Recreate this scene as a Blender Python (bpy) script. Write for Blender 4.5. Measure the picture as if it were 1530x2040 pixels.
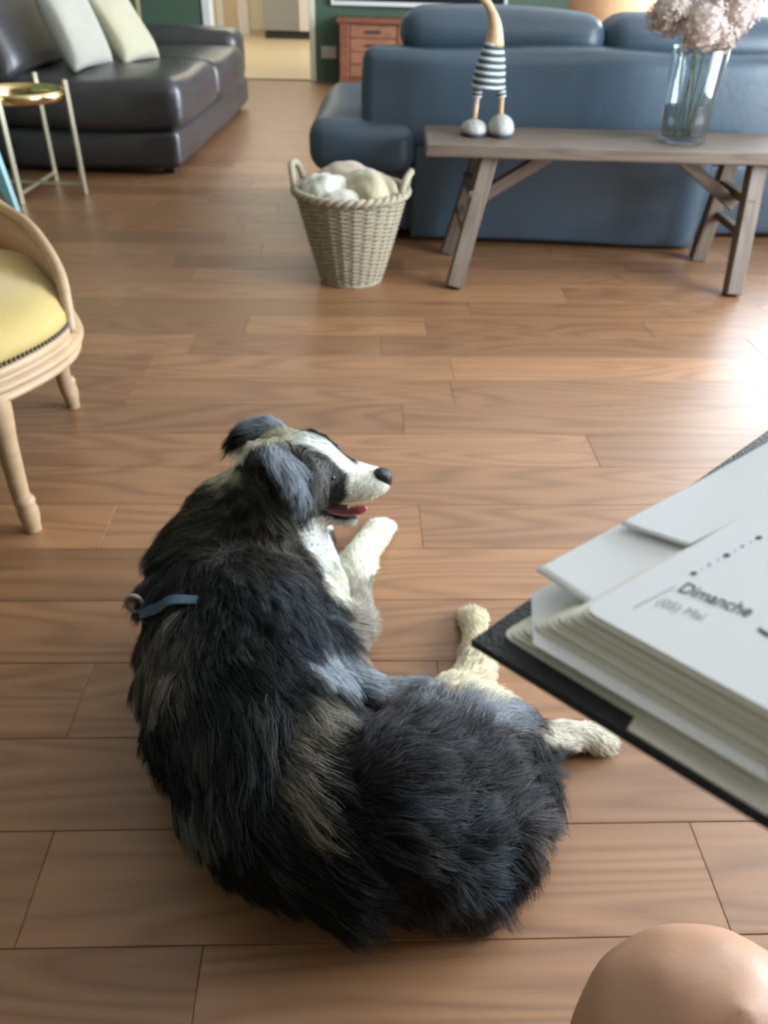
import bpy, bmesh, math, random
import numpy as np
from math import sin, cos, radians, pi, sqrt
from mathutils import Vector, Matrix, kdtree

random.seed(7)
RNG = np.random.default_rng(7)
scene = bpy.context.scene
for o in list(bpy.data.objects):
    bpy.data.objects.remove(o)
COL = scene.collection

# ------------------------------------------------------------------ camera
H, F, TH, RO = 1.05, 1550.0, radians(35.66), radians(1.56)
EYE = np.array([0.0, 0.0, H])

def ray(px, py):
    a, b, c, s = (px - 765) / F, (py - 1020) / F, cos(RO), sin(RO)
    a2, b2 = a * c + b * s, -a * s + b * c
    return np.array([a2, cos(TH) - sin(TH) * b2, -sin(TH) - cos(TH) * b2])

def at_z(px, py, z):
    d = ray(px, py)
    return EYE + d * ((z - H) / d[2])

def at_y(px, py, y):
    d = ray(px, py)
    return EYE + d * (y / d[1])

def project(p):
    p = np.asarray(p, float)
    X, Y, Z = p[..., 0], p[..., 1], p[..., 2] - H
    dep = Y * cos(TH) - Z * sin(TH)
    b2, a2 = (-Y * sin(TH) - Z * cos(TH)) / dep, X / dep
    c, s = cos(RO), sin(RO)
    return 765 + F * (a2 * c - b2 * s), 1020 + F * (a2 * s + b2 * c), dep

right = Vector((cos(RO), sin(RO) * sin(TH), sin(RO) * cos(TH)))
down = Vector((sin(RO), -cos(RO) * sin(TH), -cos(RO) * cos(TH)))
fwd = Vector((0, cos(TH), -sin(TH)))
cd = bpy.data.cameras.new('camera')
cam = bpy.data.objects.new('camera', cd)
COL.objects.link(cam)
up, back = -down, -fwd
cam.matrix_world = Matrix(((right.x, up.x, back.x, 0), (right.y, up.y, back.y, 0), (right.z, up.z, back.z, H), (0, 0, 0, 1)))
cd.sensor_fit = 'HORIZONTAL'
cd.sensor_width = 36
cd.lens = F / 1530 * 36
cd.clip_start, cd.clip_end = 0.02, 60
cd.dof.use_dof = True
cd.dof.focus_distance = 0.6
cd.dof.aperture_fstop = 12
scene.camera = cam

# ------------------------------------------------------------------ light
scene.view_settings.view_transform = 'Standard'
scene.view_settings.look = 'None'
scene.view_settings.gamma = 1
scene.view_settings.use_curve_mapping = False
scene.view_settings.exposure = 0.06
scene.cycles.max_bounces = 7
scene.cycles.diffuse_bounces = 4
scene.cycles.glossy_bounces = 3
wd = bpy.data.worlds.new('world')
scene.world = wd
wd.use_nodes = True
bg = wd.node_tree.nodes['Background']
bg.inputs[0].default_value = (0.80, 0.90, 1.0, 1)
bg.inputs[1].default_value = 3.0

def area_light(name, loc, sx, sy, rot, power, color):
    l = bpy.data.lights.new(name, 'AREA')
    l.shape, l.size, l.size_y = 'RECTANGLE', sx, sy
    l.energy, l.color = power, color
    o = bpy.data.objects.new(name, l)
    o.location, o.rotation_euler = loc, rot
    COL.objects.link(o)
    return o

XR = 2.6            # inner face of the wall with the windows
SKY = (0.84, 0.92, 1.0)
area_light('daylight_far_window', (XR + 0.22, 5.85, 1.18), 2.25, 3.0, (0, radians(90), 0), 330, SKY)
area_light('daylight_near_window', (XR + 0.22, 1.75, 1.25), 1.9, 2.3, (0, radians(90), 0), 262, SKY)
area_light('added_hall_light', (-1.3, 11.2, 2.45), 2.0, 3.0, (0, 0, 0), 70, (1.0, 0.94, 0.83))  # unseen panel added under the hall ceiling to brighten the hall

# ------------------------------------------------------------------ materials
def new_mat(name):
    m = bpy.data.materials.new(name)
    m.use_nodes = True
    return m, m.node_tree.nodes, m.node_tree.links, m.node_tree.nodes['Principled BSDF']

def P(b, **kw):
    names = dict(rough='Roughness', metal='Metallic', coat='Coat Weight', coat_rough='Coat Roughness', sheen='Sheen Weight',
                 sheen_rough='Sheen Roughness', spec='Specular IOR Level', trans='Transmission Weight', ior='IOR', sss='Subsurface Weight')
    for k, v in kw.items():
        b.inputs[names[k]].default_value = v

def mat(name, color, noise=0.0, nscale=8.0, stretch=(1, 1, 1), bump=0.0, bscale=60.0, rand=0.0, **kw):
    """plain procedural surface: two-tone noise, optional bump, optional per-object tone"""
    m, n, l, b = new_mat(name)
    P(b, **kw)
    tc = n.new('ShaderNodeTexCoord')
    mp = n.new('ShaderNodeMapping')
    mp.inputs['Scale'].default_value = stretch
    l.new(tc.outputs['Object'], mp.inputs[0])
    nz = n.new('ShaderNodeTexNoise')
    nz.inputs['Scale'].default_value = nscale
    nz.inputs['Detail'].default_value = 4
    l.new(mp.outputs[0], nz.inputs['Vector'])
    mx = n.new('ShaderNodeMix')
    mx.data_type = 'RGBA'
    c = np.array(color)
    mx.inputs[6].default_value = (*np.clip(c * (1 - noise), 0, 1), 1)
    mx.inputs[7].default_value = (*np.clip(c * (1 + noise), 0, 1), 1)
    l.new(nz.outputs[0], mx.inputs[0])
    l.new(mx.outputs[2], b.inputs['Base Color'])
    if bump:
        n2 = n.new('ShaderNodeTexNoise')
        n2.inputs['Scale'].default_value = bscale
        n2.inputs['Detail'].default_value = 3
        l.new(mp.outputs[0], n2.inputs['Vector'])
        bp = n.new('ShaderNodeBump')
        bp.inputs['Strength'].default_value = bump
        bp.inputs['Distance'].default_value = 0.004
        l.new(n2.outputs[0], bp.inputs['Height'])
        l.new(bp.outputs[0], b.inputs['Normal'])
    return m

def wood(name, dark, light, scale=(1.1, 8.0, 8.0), rings=34, rough=0.4, coat=0.0, tone=0.25):
    """boards: contour-line grain of a stretched noise, fine pores, a tone of its own for each object"""
    m, n, l, b = new_mat(name)
    P(b, rough=rough, coat=coat, coat_rough=0.34)
    tc = n.new('ShaderNodeTexCoord')
    oi = n.new('ShaderNodeObjectInfo')
    sc = n.new('ShaderNodeVectorMath'); sc.operation = 'SCALE'
    cm = n.new('ShaderNodeCombineXYZ')
    for i in range(3):
        l.new(oi.outputs['Random'], cm.inputs[i])
    l.new(cm.outputs[0], sc.inputs[0]); sc.inputs['Scale'].default_value = 43.0
    ad = n.new('ShaderNodeVectorMath'); ad.operation = 'ADD'
    l.new(tc.outputs['Object'], ad.inputs[0]); l.new(sc.outputs[0], ad.inputs[1])
    mp = n.new('ShaderNodeMapping'); mp.inputs['Scale'].default_value = scale
    l.new(ad.outputs[0], mp.inputs[0])
    nz = n.new('ShaderNodeTexNoise'); nz.inputs['Scale'].default_value = 1.0; nz.inputs['Detail'].default_value = 1.2; nz.inputs['Roughness'].default_value = 0.35
    l.new(mp.outputs[0], nz.inputs['Vector'])
    mu = n.new('ShaderNodeMath'); mu.operation = 'MULTIPLY'; mu.inputs[1].default_value = rings * 2
    l.new(nz.outputs[0], mu.inputs[0])
    si = n.new('ShaderNodeMath'); si.operation = 'SINE'; l.new(mu.outputs[0], si.inputs[0])
    rm = n.new('ShaderNodeMapRange'); rm.inputs[1].default_value = -1; rm.inputs[2].default_value = 1
    l.new(si.outputs[0], rm.inputs[0])
    pw = n.new('ShaderNodeMath'); pw.operation = 'POWER'; pw.inputs[1].default_value = 0.6
    l.new(rm.outputs[0], pw.inputs[0])
    mp2 = n.new('ShaderNodeMapping'); mp2.inputs['Scale'].default_value = (scale[0] * 4, scale[1] * 16, scale[2] * 16)
    l.new(ad.outputs[0], mp2.inputs[0])
    n2 = n.new('ShaderNodeTexNoise'); n2.inputs['Scale'].default_value = 1.0; n2.inputs['Detail'].default_value = 4
    l.new(mp2.outputs[0], n2.inputs['Vector'])
    av = n.new('ShaderNodeMix'); av.data_type = 'FLOAT'; av.inputs[0].default_value = 0.55
    l.new(pw.outputs[0], av.inputs[2]); l.new(n2.outputs[0], av.inputs[3])
    mx = n.new('ShaderNodeMix'); mx.data_type = 'RGBA'
    mx.inputs[6].default_value = (*dark, 1); mx.inputs[7].default_value = (*light, 1)
    l.new(av.outputs[0], mx.inputs[0])
    hs = n.new('ShaderNodeHueSaturation')
    tr = n.new('ShaderNodeMapRange'); tr.inputs[3].default_value = 1 - tone; tr.inputs[4].default_value = 1 + tone
    l.new(oi.outputs['Random'], tr.inputs[0]); l.new(tr.outputs[0], hs.inputs['Value'])
    l.new(mx.outputs[2], hs.inputs['Color'])
    l.new(hs.outputs[0], b.inputs['Base Color'])
    bp = n.new('ShaderNodeBump'); bp.inputs['Strength'].default_value = 0.12; bp.inputs['Distance'].default_value = 0.002
    l.new(av.outputs[0], bp.inputs['Height']); l.new(bp.outputs[0], b.inputs['Normal'])
    return m

M = {}
M['floor'] = wood('oak_floor', (0.185, 0.085, 0.038), (0.37, 0.185, 0.088), (0.85, 7.0, 7.0), 42, rough=0.42, coat=0.33, tone=0.2)
M['joint'] = mat('floor_joint', (0.11, 0.055, 0.03), rough=0.8)
M['tile'] = mat('cream_hall_tile', (0.62, 0.50, 0.33), 0.08, 3, rough=0.35)
M['green'] = mat('green_wall_paint', (0.075, 0.125, 0.082), 0.06, 2, rough=0.7)
M['white'] = mat('white_paint', (0.76, 0.75, 0.72), 0.03, 2, rough=0.6)
M['cream'] = mat('cream_hall_paint', (0.78, 0.72, 0.52), 0.03, 2, rough=0.6)
M['beige'] = mat('beige_door_paint', (0.60, 0.48, 0.33), 0.04, 2, rough=0.5)
M['hazed_brown_leather'] = mat('hazed_brown_leather', (0.046, 0.042, 0.044), 0.32, 5, bump=0.25, bscale=40, rough=0.34, spec=0.6)  # brown lifted towards grey-blue: bluish haze mixed into the base colour
M['hazed_blue_leather'] = mat('hazed_blue_black_leather', (0.050, 0.078, 0.108), 0.2, 4, bump=0.2, bscale=45, rough=0.40, spec=0.6)  # dark leather made bluer and lighter, carrying the haze in its colour
M['bench'] = wood('grey_brown_bench_wood', (0.090, 0.062, 0.045), (0.21, 0.155, 0.115), (1.4, 16, 16), 22, rough=0.55, tone=0.12)
M['chestwood'] = wood('red_brown_wood', (0.16, 0.050, 0.026), (0.30, 0.105, 0.055), (2, 9, 9), 20, rough=0.35, coat=0.2, tone=0.12)
M['drawerwood'] = wood('worn_red_brown_wood', (0.26, 0.10, 0.052), (0.40, 0.18, 0.10), (2, 9, 9), 20, rough=0.4, tone=0.1)
M['chairwood'] = wood('pale_carved_oak', (0.42, 0.27, 0.15), (0.56, 0.39, 0.235), (2, 9, 30), 5, rough=0.45, tone=0.06)
M['velvet'] = mat('yellow_velvet', (0.53, 0.385, 0.135), 0.16, 5, bump=0.1, bscale=200, rough=0.75, sheen=0.6, sheen_rough=0.35)
M['nail'] = mat('dark_nail_metal', (0.11, 0.09, 0.06), 0.2, 40, metal=0.7, rough=0.4)
M['gold'] = mat('polished_gold', (0.83, 0.62, 0.30), 0.05, 20, metal=1.0, rough=0.18)
M['champagne'] = mat('champagne_metal', (0.62, 0.55, 0.40), 0.08, 20, metal=0.75, rough=0.35)
M['mirror'] = mat('smoked_mirror', (0.16, 0.18, 0.18), 0.05, 6, metal=1.0, rough=0.12)
M['aqua'] = mat('pale_blue_paint', (0.36, 0.62, 0.66), 0.05, 8, rough=0.5)
M['cushion'] = mat('cream_cushion', (0.46, 0.42, 0.29), 0.08, 20, bump=0.3, bscale=160, rough=0.9, sheen=0.3)
M['cushion2'] = mat('white_cushion', (0.42, 0.395, 0.335), 0.06, 20, bump=0.3, bscale=160, rough=0.9, sheen=0.3)
M['steel'] = mat('brushed_steel', (0.36, 0.355, 0.34), 0.1, 4, (1, 1, 14), metal=0.6, rough=0.42)
M['plinth'] = mat('dark_plinth', (0.02, 0.022, 0.026), 0.2, 8, rough=0.5)
M['wicker'] = mat('whitewashed_wicker', (0.40, 0.345, 0.245), 0.35, 45, bump=0.4, bscale=180, rough=0.75)
M['wicker_dark'] = mat('brown_wicker_stake', (0.30, 0.245, 0.165), 0.35, 45, bump=0.4, bscale=180, rough=0.75)
M['fleece_tan'] = mat('tan_fleece', (0.50, 0.42, 0.28), 0.18, 14, bump=0.6, bscale=70, rough=0.95, sheen=0.4)
M['fleece_white'] = mat('white_fleece', (0.60, 0.57, 0.48), 0.22, 16, bump=0.7, bscale=60, rough=0.95, sheen=0.4)
M['fleece_rose'] = mat('rose_beige_fleece', (0.50, 0.40, 0.31), 0.18, 16, bump=0.6, bscale=70, rough=0.95, sheen=0.4)
M['duckwood'] = wood('bleached_bamboo', (0.42, 0.26, 0.14), (0.66, 0.46, 0.28), (3, 20, 20), 12, rough=0.4, tone=0.08)
M['wool_white'] = mat('white_wool', (0.66, 0.68, 0.66), 0.12, 90, bump=0.6, bscale=220, rough=0.95)
M['wool_teal'] = mat('dark_teal_wool', (0.045, 0.085, 0.095), 0.2, 90, bump=0.6, bscale=220, rough=0.95)
M['shoe'] = mat('speckled_grey_shoe', (0.42, 0.41, 0.37), 0.45, 60, bump=0.4, bscale=90, rough=0.7)
M['sole'] = mat('dark_sole', (0.035, 0.045, 0.06), 0.2, 30, rough=0.7)
M['petal'] = mat('dried_petal', (0.52, 0.42, 0.37), 0.28, 30, rough=0.8)
M['stem'] = mat('dry_stem', (0.15, 0.14, 0.08), 0.25, 30, rough=0.8)
M['cover'] = mat('black_leather_cover', (0.017, 0.018, 0.02), 0.2, 30, bump=0.5, bscale=700, rough=0.42)
M['paper'] = mat('white_paper', (0.92, 0.92, 0.93), 0.015, 12, rough=0.85)
M['page'] = mat('cream_page', (0.88, 0.83, 0.73), 0.03, 12, rough=0.85)
M['ink'] = mat('dark_ink', (0.05, 0.065, 0.08), 0.1, 30, rough=0.8)
M['ink_grey'] = mat('grey_ink', (0.33, 0.35, 0.38), 0.1, 30, rough=0.8)
M['black_screen'] = mat('dark_screen', (0.012, 0.016, 0.02), 0.1, 3, rough=0.15)
M['plastic'] = mat('ivory_plastic', (0.58, 0.56, 0.46), 0.03, 10, rough=0.4)
M['peach'] = mat('peach_upholstery', (0.74, 0.44, 0.24), 0.08, 10, bump=0.15, bscale=120, rough=0.8)
M['bamboo'] = mat('bamboo_pole', (0.42, 0.36, 0.19), 0.2, 12, rough=0.5)
M['nose'] = mat('dog_nose', (0.012, 0.013, 0.016), 0.2, 80, bump=0.4, bscale=350, rough=0.35)
M['tongue'] = mat('pink_tongue', (0.36, 0.085, 0.09), 0.12, 60, bump=0.2, bscale=300, rough=0.3)
M['mouth'] = mat('dark_gum', (0.06, 0.018, 0.02), 0.3, 60, rough=0.4)
M['eye'] = mat('dark_eye', (0.02, 0.014, 0.01), 0.1, 90, rough=0.08)
M['strap'] = mat('blue_webbing', (0.045, 0.085, 0.12), 0.3, 60, (1, 1, 6), bump=0.4, bscale=250, rough=0.8)
M['ring'] = mat('tan_ring', (0.42, 0.36, 0.27), 0.15, 30, metal=0.2, rough=0.45)

def attr_mat(name, rough, spec=0.4, sss=0.0, bump=0.0):
    m, n, l, b = new_mat(name)
    P(b, rough=rough, spec=spec, sss=sss)
    a = n.new('ShaderNodeAttribute'); a.attribute_name = 'col'
    l.new(a.outputs['Color'], b.inputs['Base Color'])
    if bump:
        nz = n.new('ShaderNodeTexNoise'); nz.inputs['Scale'].default_value = 180; nz.inputs['Detail'].default_value = 4
        bp = n.new('ShaderNodeBump'); bp.inputs['Strength'].default_value = bump; bp.inputs['Distance'].default_value = 0.001
        l.new(nz.outputs[0], bp.inputs['Height']); l.new(bp.outputs[0], b.inputs['Normal'])
    return m
M['fur'] = attr_mat('dog_fur', 0.55, 0.22)
M['hide'] = attr_mat('dog_hide', 0.8, 0.2)
M['skin'] = attr_mat('human_skin', 0.42, 0.4, 0.0, 0.15)

def clear_glass(name, tint, gloss):
    m, n, l, b = new_mat(name)
    n.remove(b)
    out = n['Material Output']
    t = n.new('ShaderNodeBsdfTransparent'); t.inputs[0].default_value = (*tint, 1)
    g = n.new('ShaderNodeBsdfGlossy'); g.inputs['Roughness'].default_value = 0.03
    lw = n.new('ShaderNodeLayerWeight'); lw.inputs[0].default_value = gloss
    mx = n.new('ShaderNodeMixShader')
    l.new(lw.outputs['Facing'], mx.inputs[0]); l.new(t.outputs[0], mx.inputs[1]); l.new(g.outputs[0], mx.inputs[2])
    l.new(mx.outputs[0], out.inputs[0])
    return m
M['pane'] = clear_glass('window_glass', (0.97, 0.99, 1.0), 0.08)
M['vase'] = clear_glass('vase_glass', (0.93, 0.97, 0.98), 0.22)
M['water'] = clear_glass('vase_water', (0.85, 0.90, 0.88), 0.05)

# ------------------------------------------------------------------ mesh helpers
def obj(name, data, m=None, parent=None, loc=None, rot=None, smooth=False):
    o = bpy.data.objects.new(name, data)
    COL.objects.link(o)
    if m is not None:
        data.materials.append(m)
    if parent is not None:
        o.parent = parent
    if loc is not None:
        o.location = loc
    if rot is not None:
        o.rotation_euler = rot
    if smooth and hasattr(data, 'polygons'):
        data.polygons.foreach_set('use_smooth', [True] * len(data.polygons))
    return o

def from_bm(name, bm, m, parent=None, loc=None, rot=None, smooth=False):
    me = bpy.data.meshes.new(name)
    bmesh.ops.recalc_face_normals(bm, faces=bm.faces)
    bm.to_mesh(me)
    bm.free()
    return obj(name, me, m, parent, loc, rot, smooth)

def thing(name, label, cat, loc=(0, 0, 0), rotz=0, group=None):
    o = bpy.data.objects.new(name, None)
    COL.objects.link(o)
    o.location = loc
    o.rotation_euler = (0, 0, rotz)
    o.empty_display_size = 0.1
    tag(o, label, cat, group)
    bpy.context.view_layer.update()
    return o

def tag(o, label, cat, group=None):
    o['label'], o['category'] = label, cat
    if group:
        o['group'] = group
    return o

def struct(o):
    o['kind'] = 'structure'
    return o

def bm_box(bm, lo, hi, bevel=0.0, seg=2, mtx=None):
    v = bmesh.ops.create_cube(bm, size=1.0)['verts']
    s = [hi[i] - lo[i] for i in range(3)]
    c = [(hi[i] + lo[i]) / 2 for i in range(3)]
    bmesh.ops.transform(bm, matrix=Matrix.Translation(c) @ Matrix.Diagonal((*s, 1)), verts=v)
    if bevel:
        es = list({e for x in v for e in x.link_edges})
        r = bmesh.ops.bevel(bm, geom=es, offset=bevel, segments=seg, affect='EDGES', profile=0.5, clamp_overlap=True)
        v = list({x for f in r['faces'] for x in f.verts} | {x for x in v if x.is_valid})
    if mtx is not None:
        bmesh.ops.transform(bm, matrix=mtx, verts=v)

def box(name, lo, hi, m, parent=None, bevel=0.0, seg=2, smooth=False, off=(0, 0, 0)):
    bm = bmesh.new()
    bm_box(bm, [lo[i] - off[i] for i in range(3)], [hi[i] - off[i] for i in range(3)], bevel, seg)
    return from_bm(name, bm, m, parent, smooth=smooth)

def bm_tube(bm, pts, radii, n=10, closed=False, flat=1.0, caps=True):
    pts = [Vector(p) for p in pts]
    k = len(pts)
    if not hasattr(radii, '__len__'):
        radii = [radii] * k
    rings = []
    nrm = None
    for i, p in enumerate(pts):
        if closed:
            t = pts[(i + 1) % k] - pts[i - 1]
        else:
            t = pts[min(i + 1, k - 1)] - pts[max(i - 1, 0)]
        t.normalize()
        if nrm is None:
            nrm = t.orthogonal().normalized()
        nrm = (nrm - t * nrm.dot(t)).normalized()
        b = t.cross(nrm)
        rings.append([bm.verts.new(p + (nrm * cos(2 * pi * j / n) + b * sin(2 * pi * j / n) * flat) * radii[i]) for j in range(n)])
    for i in range(k if closed else k - 1):
        a, b = rings[i], rings[(i + 1) % k]
        for j in range(n):
            bm.faces.new((a[j], a[(j + 1) % n], b[(j + 1) % n], b[j]))
    if caps and not closed:
        bm.faces.new(rings[0][::-1])
        bm.faces.new(rings[-1])

def tube(name, pts, radii, m, parent=None, n=10, closed=False, flat=1.0):
    bm = bmesh.new()
    bm_tube(bm, pts, radii, n, closed, flat)
    return from_bm(name, bm, m, parent, smooth=True)

def bm_lathe(bm, prof, n=24, center=(0, 0, 0)):
    rings = []
    for r, z in prof:
        if r < 1e-6:
            rings.append([bm.verts.new((center[0], center[1], center[2] + z))])
        else:
            rings.append([bm.verts.new((center[0] + r * cos(2 * pi * j / n), center[1] + r * sin(2 * pi * j / n), center[2] + z)) for j in range(n)])
    for a, b in zip(rings, rings[1:]):
        if len(a) == 1 and len(b) == 1:
            continue
        for j in range(n):
            k = (j + 1) % n
            if len(a) == 1:
                bm.faces.new((a[0], b[j], b[k]))
            elif len(b) == 1:
                bm.faces.new((a[j], a[k], b[0]))
            else:
                bm.faces.new((a[j], a[k], b[k], b[j]))

def lathe(name, prof, m, parent=None, n=24, loc=None, smooth=True):
    bm = bmesh.new()
    bm_lathe(bm, prof, n)
    return from_bm(name, bm, m, parent, loc=loc, smooth=smooth)

def pillow(name, size, m, parent=None, mtx=None, p=3.0, lump=0.0, seed=0, nu=28, nv=18, pinch=0.35):
    """a stuffed cushion: square plan, domed faces, pinched seam"""
    bm = bmesh.new()
    bmesh.ops.create_grid(bm, x_segments=nu, y_segments=nu, size=1.0)
    top = list(bm.verts)
    rnd = random.Random(seed)
    ks = [(rnd.uniform(1, 4), rnd.uniform(1, 4), rnd.uniform(0, 6)) for _ in range(5)]
    def hgt(x, y):
        d = max(0.0, 1 - abs(x) ** p) * max(0.0, 1 - abs(y) ** p)
        h = d ** 0.45
        return h * (1 + lump * sum(sin(a * x + b * y + c) for a, b, c in ks) / 5)
    g = bmesh.ops.duplicate(bm, geom=bm.verts[:] + bm.edges[:] + bm.faces[:])['geom']
    bot = [v for v in g if isinstance(v, bmesh.types.BMVert)]
    for vs, sgn in ((top, 1), (bot, -1)):
        for v in vs:
            x, y = v.co.x, v.co.y
            h = hgt(x, y)
            s = 1 - pinch * 0.25 * (1 - h) * (1 - min(1, abs(x) * abs(y)) ** 2)
            v.co = Vector((x * s * size[0] / 2, y * s * size[1] / 2, sgn * h * size[2] / 2))
    bmesh.ops.remove_doubles(bm, verts=bm.verts, dist=1e-4)
    if mtx is not None:
        bmesh.ops.transform(bm, matrix=mtx, verts=bm.verts)
    return from_bm(name, bm, m, parent, smooth=True)

def remeshed(name, blobs, voxel, smooth_it, m, parent=None, factor=0.6):
    """one continuous skin over a cloud of overlapping spheres"""
    bm = bmesh.new()
    bmesh.ops.create_icosphere(bm, subdivisions=2, radius=1.0)
    uv = np.array([v.co[:] for v in bm.verts])
    uf = np.array([[v.index for v in f.verts] for f in bm.faces])
    bm.free()
    V, Fc, base = [], [], 0
    for c, r in blobs:
        r = np.asarray(r, float)
        V.append(uv * r + np.asarray(c)); Fc.append(uf + base); base += len(uv)
    V, Fc = np.concatenate(V), np.concatenate(Fc)
    me = bpy.data.meshes.new(name + '_raw')
    me.from_pydata(V.tolist(), [], Fc.tolist())
    tmp = bpy.data.objects.new(name + '_raw', me)
    COL.objects.link(tmp)
    r = tmp.modifiers.new('r', 'REMESH'); r.mode = 'VOXEL'; r.voxel_size = voxel
    s = tmp.modifiers.new('s', 'SMOOTH'); s.iterations = smooth_it; s.factor = factor
    dg = bpy.context.evaluated_depsgraph_get()
    out = bpy.data.meshes.new_from_object(tmp.evaluated_get(dg))
    bpy.data.objects.remove(tmp)
    out.name = name
    out.materials.clear()
    return obj(name, out, m, parent, smooth=True)

def chain(nodes, dens=0.3):
    """spheres interpolated along (point, radius) nodes"""
    out = []
    for (p0, r0), (p1, r1) in zip(nodes, nodes[1:]):
        p0, p1 = np.asarray(p0, float), np.asarray(p1, float)
        d = np.linalg.norm(p1 - p0)
        k = max(1, int(d / (dens * min(r0, r1))))
        for i in range(k + 1):
            t = i / k
            out.append((p0 * (1 - t) + p1 * t, r0 * (1 - t) + r1 * t))
    return out

def spline(pts, k=8):
    pts = [np.asarray(p, float) for p in pts]
    e = [2 * pts[0] - pts[1]] + pts + [2 * pts[-1] - pts[-2]]
    out = []
    for i in range(1, len(e) - 2):
        for j in range(k):
            t = j / k
            a, b, c, d = e[i - 1], e[i], e[i + 1], e[i + 2]
            out.append(0.5 * (2 * b + (c - a) * t + (2 * a - 5 * b + 4 * c - d) * t * t + (3 * b - a - 3 * c + d) * t ** 3))
    out.append(pts[-1])
    return out

# ------------------------------------------------------------------ the room
YF, YB, XL, ZC = 8.8, -2.2, -2.65, 2.5
WROT = radians(2.6)                       # the boards run at a small angle to the sofas
BW, B0 = 0.1577 * H, 0.4746 * H
floor = struct(box('floor', (XL, YB, -0.08), (XR, YF, -0.012), M['joint']))
ax, nx = Vector((cos(WROT), sin(WROT), 0)), Vector((-sin(WROT), cos(WROT), 0))
mesh_cache = {}

def plank_mesh(length):
    key = round(length, 3)
    if key not in mesh_cache:
        bm = bmesh.new()
        L, W, T, b = length / 2 - 0.0003, BW / 2 - 0.0004, 0.012, 0.0009
        lo = [bm.verts.new((x * L, y * W, -T)) for x, y in ((-1, -1), (1, -1), (1, 1), (-1, 1))]
        md = [bm.verts.new((x * L, y * W, -b)) for x, y in ((-1, -1), (1, -1), (1, 1), (-1, 1))]
        tp = [bm.verts.new((x * (L - b), y * (W - b), 0)) for x, y in ((-1, -1), (1, -1), (1, 1), (-1, 1))]
        for a, c in ((lo, md), (md, tp)):
            for i in range(4):
                bm.faces.new((a[i], a[(i + 1) % 4], c[(i + 1) % 4], c[i]))
        bm.faces.new(tp)
        me = bpy.data.meshes.new('plank')
        bm.to_mesh(me); bm.free()
        me.materials.append(M['floor'])
        mesh_cache[key] = me
    return mesh_cache[key]

JOINTS = {5: [(215, 1050), (838, 1050)], 8: [(803, 838)], 2: [(158, 1400)], -1: [(395, 1950)], 10: [(900, 735)], 12: [(848, 650)], 4: [(560, 1150)],
          7: [(1180, 895)], 6: [(430, 960)], 1: [(1010, 1560)], 0: [(1420, 1760)]}
rows_far = bmesh.new()
kmax = int((YF + 0.3 - B0) / BW)
kmin = int((YB - 0.3 - B0) / BW)
for k in range(kmin, kmax + 1):
    s = B0 + (k + 0.5) * BW
    a0, a1 = XL + 0.0, XR + 0.0
    js = []
    for px, py in JOINTS.get(k, []):
        p = Vector(at_z(px, py, 0)); js.append(p.dot(ax))
    js.sort()
    rnd = random.Random(k * 31 + 5)
    lens = [0.62, 0.78, 0.94, 1.1, 1.26]
    if not js:
        js = [rnd.uniform(-0.7, 0.7)]
    while js[-1] < a1 - 0.35:
        js.append(js[-1] + rnd.choice(lens))
    while js[0] > a0 + 0.35:
        js.insert(0, js[0] - rnd.choice(lens))
    for u0, u1 in zip(js, js[1:]):
        u0c, u1c = max(u0, a0 + 0.005), min(u1, a1 - 0.005)
        if u1c - u0c < 0.1:
            continue
        c = ax * ((u0c + u1c) / 2) + nx * s
        if c.y + BW > YF + 0.25 or c.y - BW < YB - 0.05:
            continue
        if -0.5 < c.y < 5.4:
            o = obj('plank', plank_mesh(u1c - u0c), None, floor, c, (0, 0, WROT))
        else:
            mt = Matrix.Translation(c) @ Matrix.Rotation(WROT, 4, 'Z')
            b2 = bmesh.new(); b2.from_mesh(plank_mesh(u1c - u0c)); b2.transform(mt)
            tmp = bpy.data.meshes.new('t'); b2.to_mesh(tmp); b2.free(); rows_far.from_mesh(tmp); bpy.data.meshes.remove(tmp)
fb = from_bm('plank_rows', rows_far, M['floor'], floor)
fb['kind'] = 'stuff'

struct(box('ceiling', (XL, YB, ZC), (XR, YF, ZC + 0.1), M['white']))
struct(box('wall_left', (XL - 0.15, YB - 0.15, -0.08), (XL, YF, ZC), M['green']))
struct(box('wall_back', (XL, YB - 0.15, -0.08), (XR + 0.15, YB, ZC), M['green']))
DL, DR = -1.86, -0.80                     # doorway to the hall
bm = bmesh.new()
bm_box(bm, (XL - 0.15, YF, -0.08), (DL, YF + 0.14, ZC))
bm_box(bm, (DR, YF, -0.08), (XR + 0.15, YF + 0.14, ZC))
bm_box(bm, (DL, YF, 2.1), (DR, YF + 0.14, ZC))
struct(from_bm('wall_far', bm, M['green']))
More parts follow.
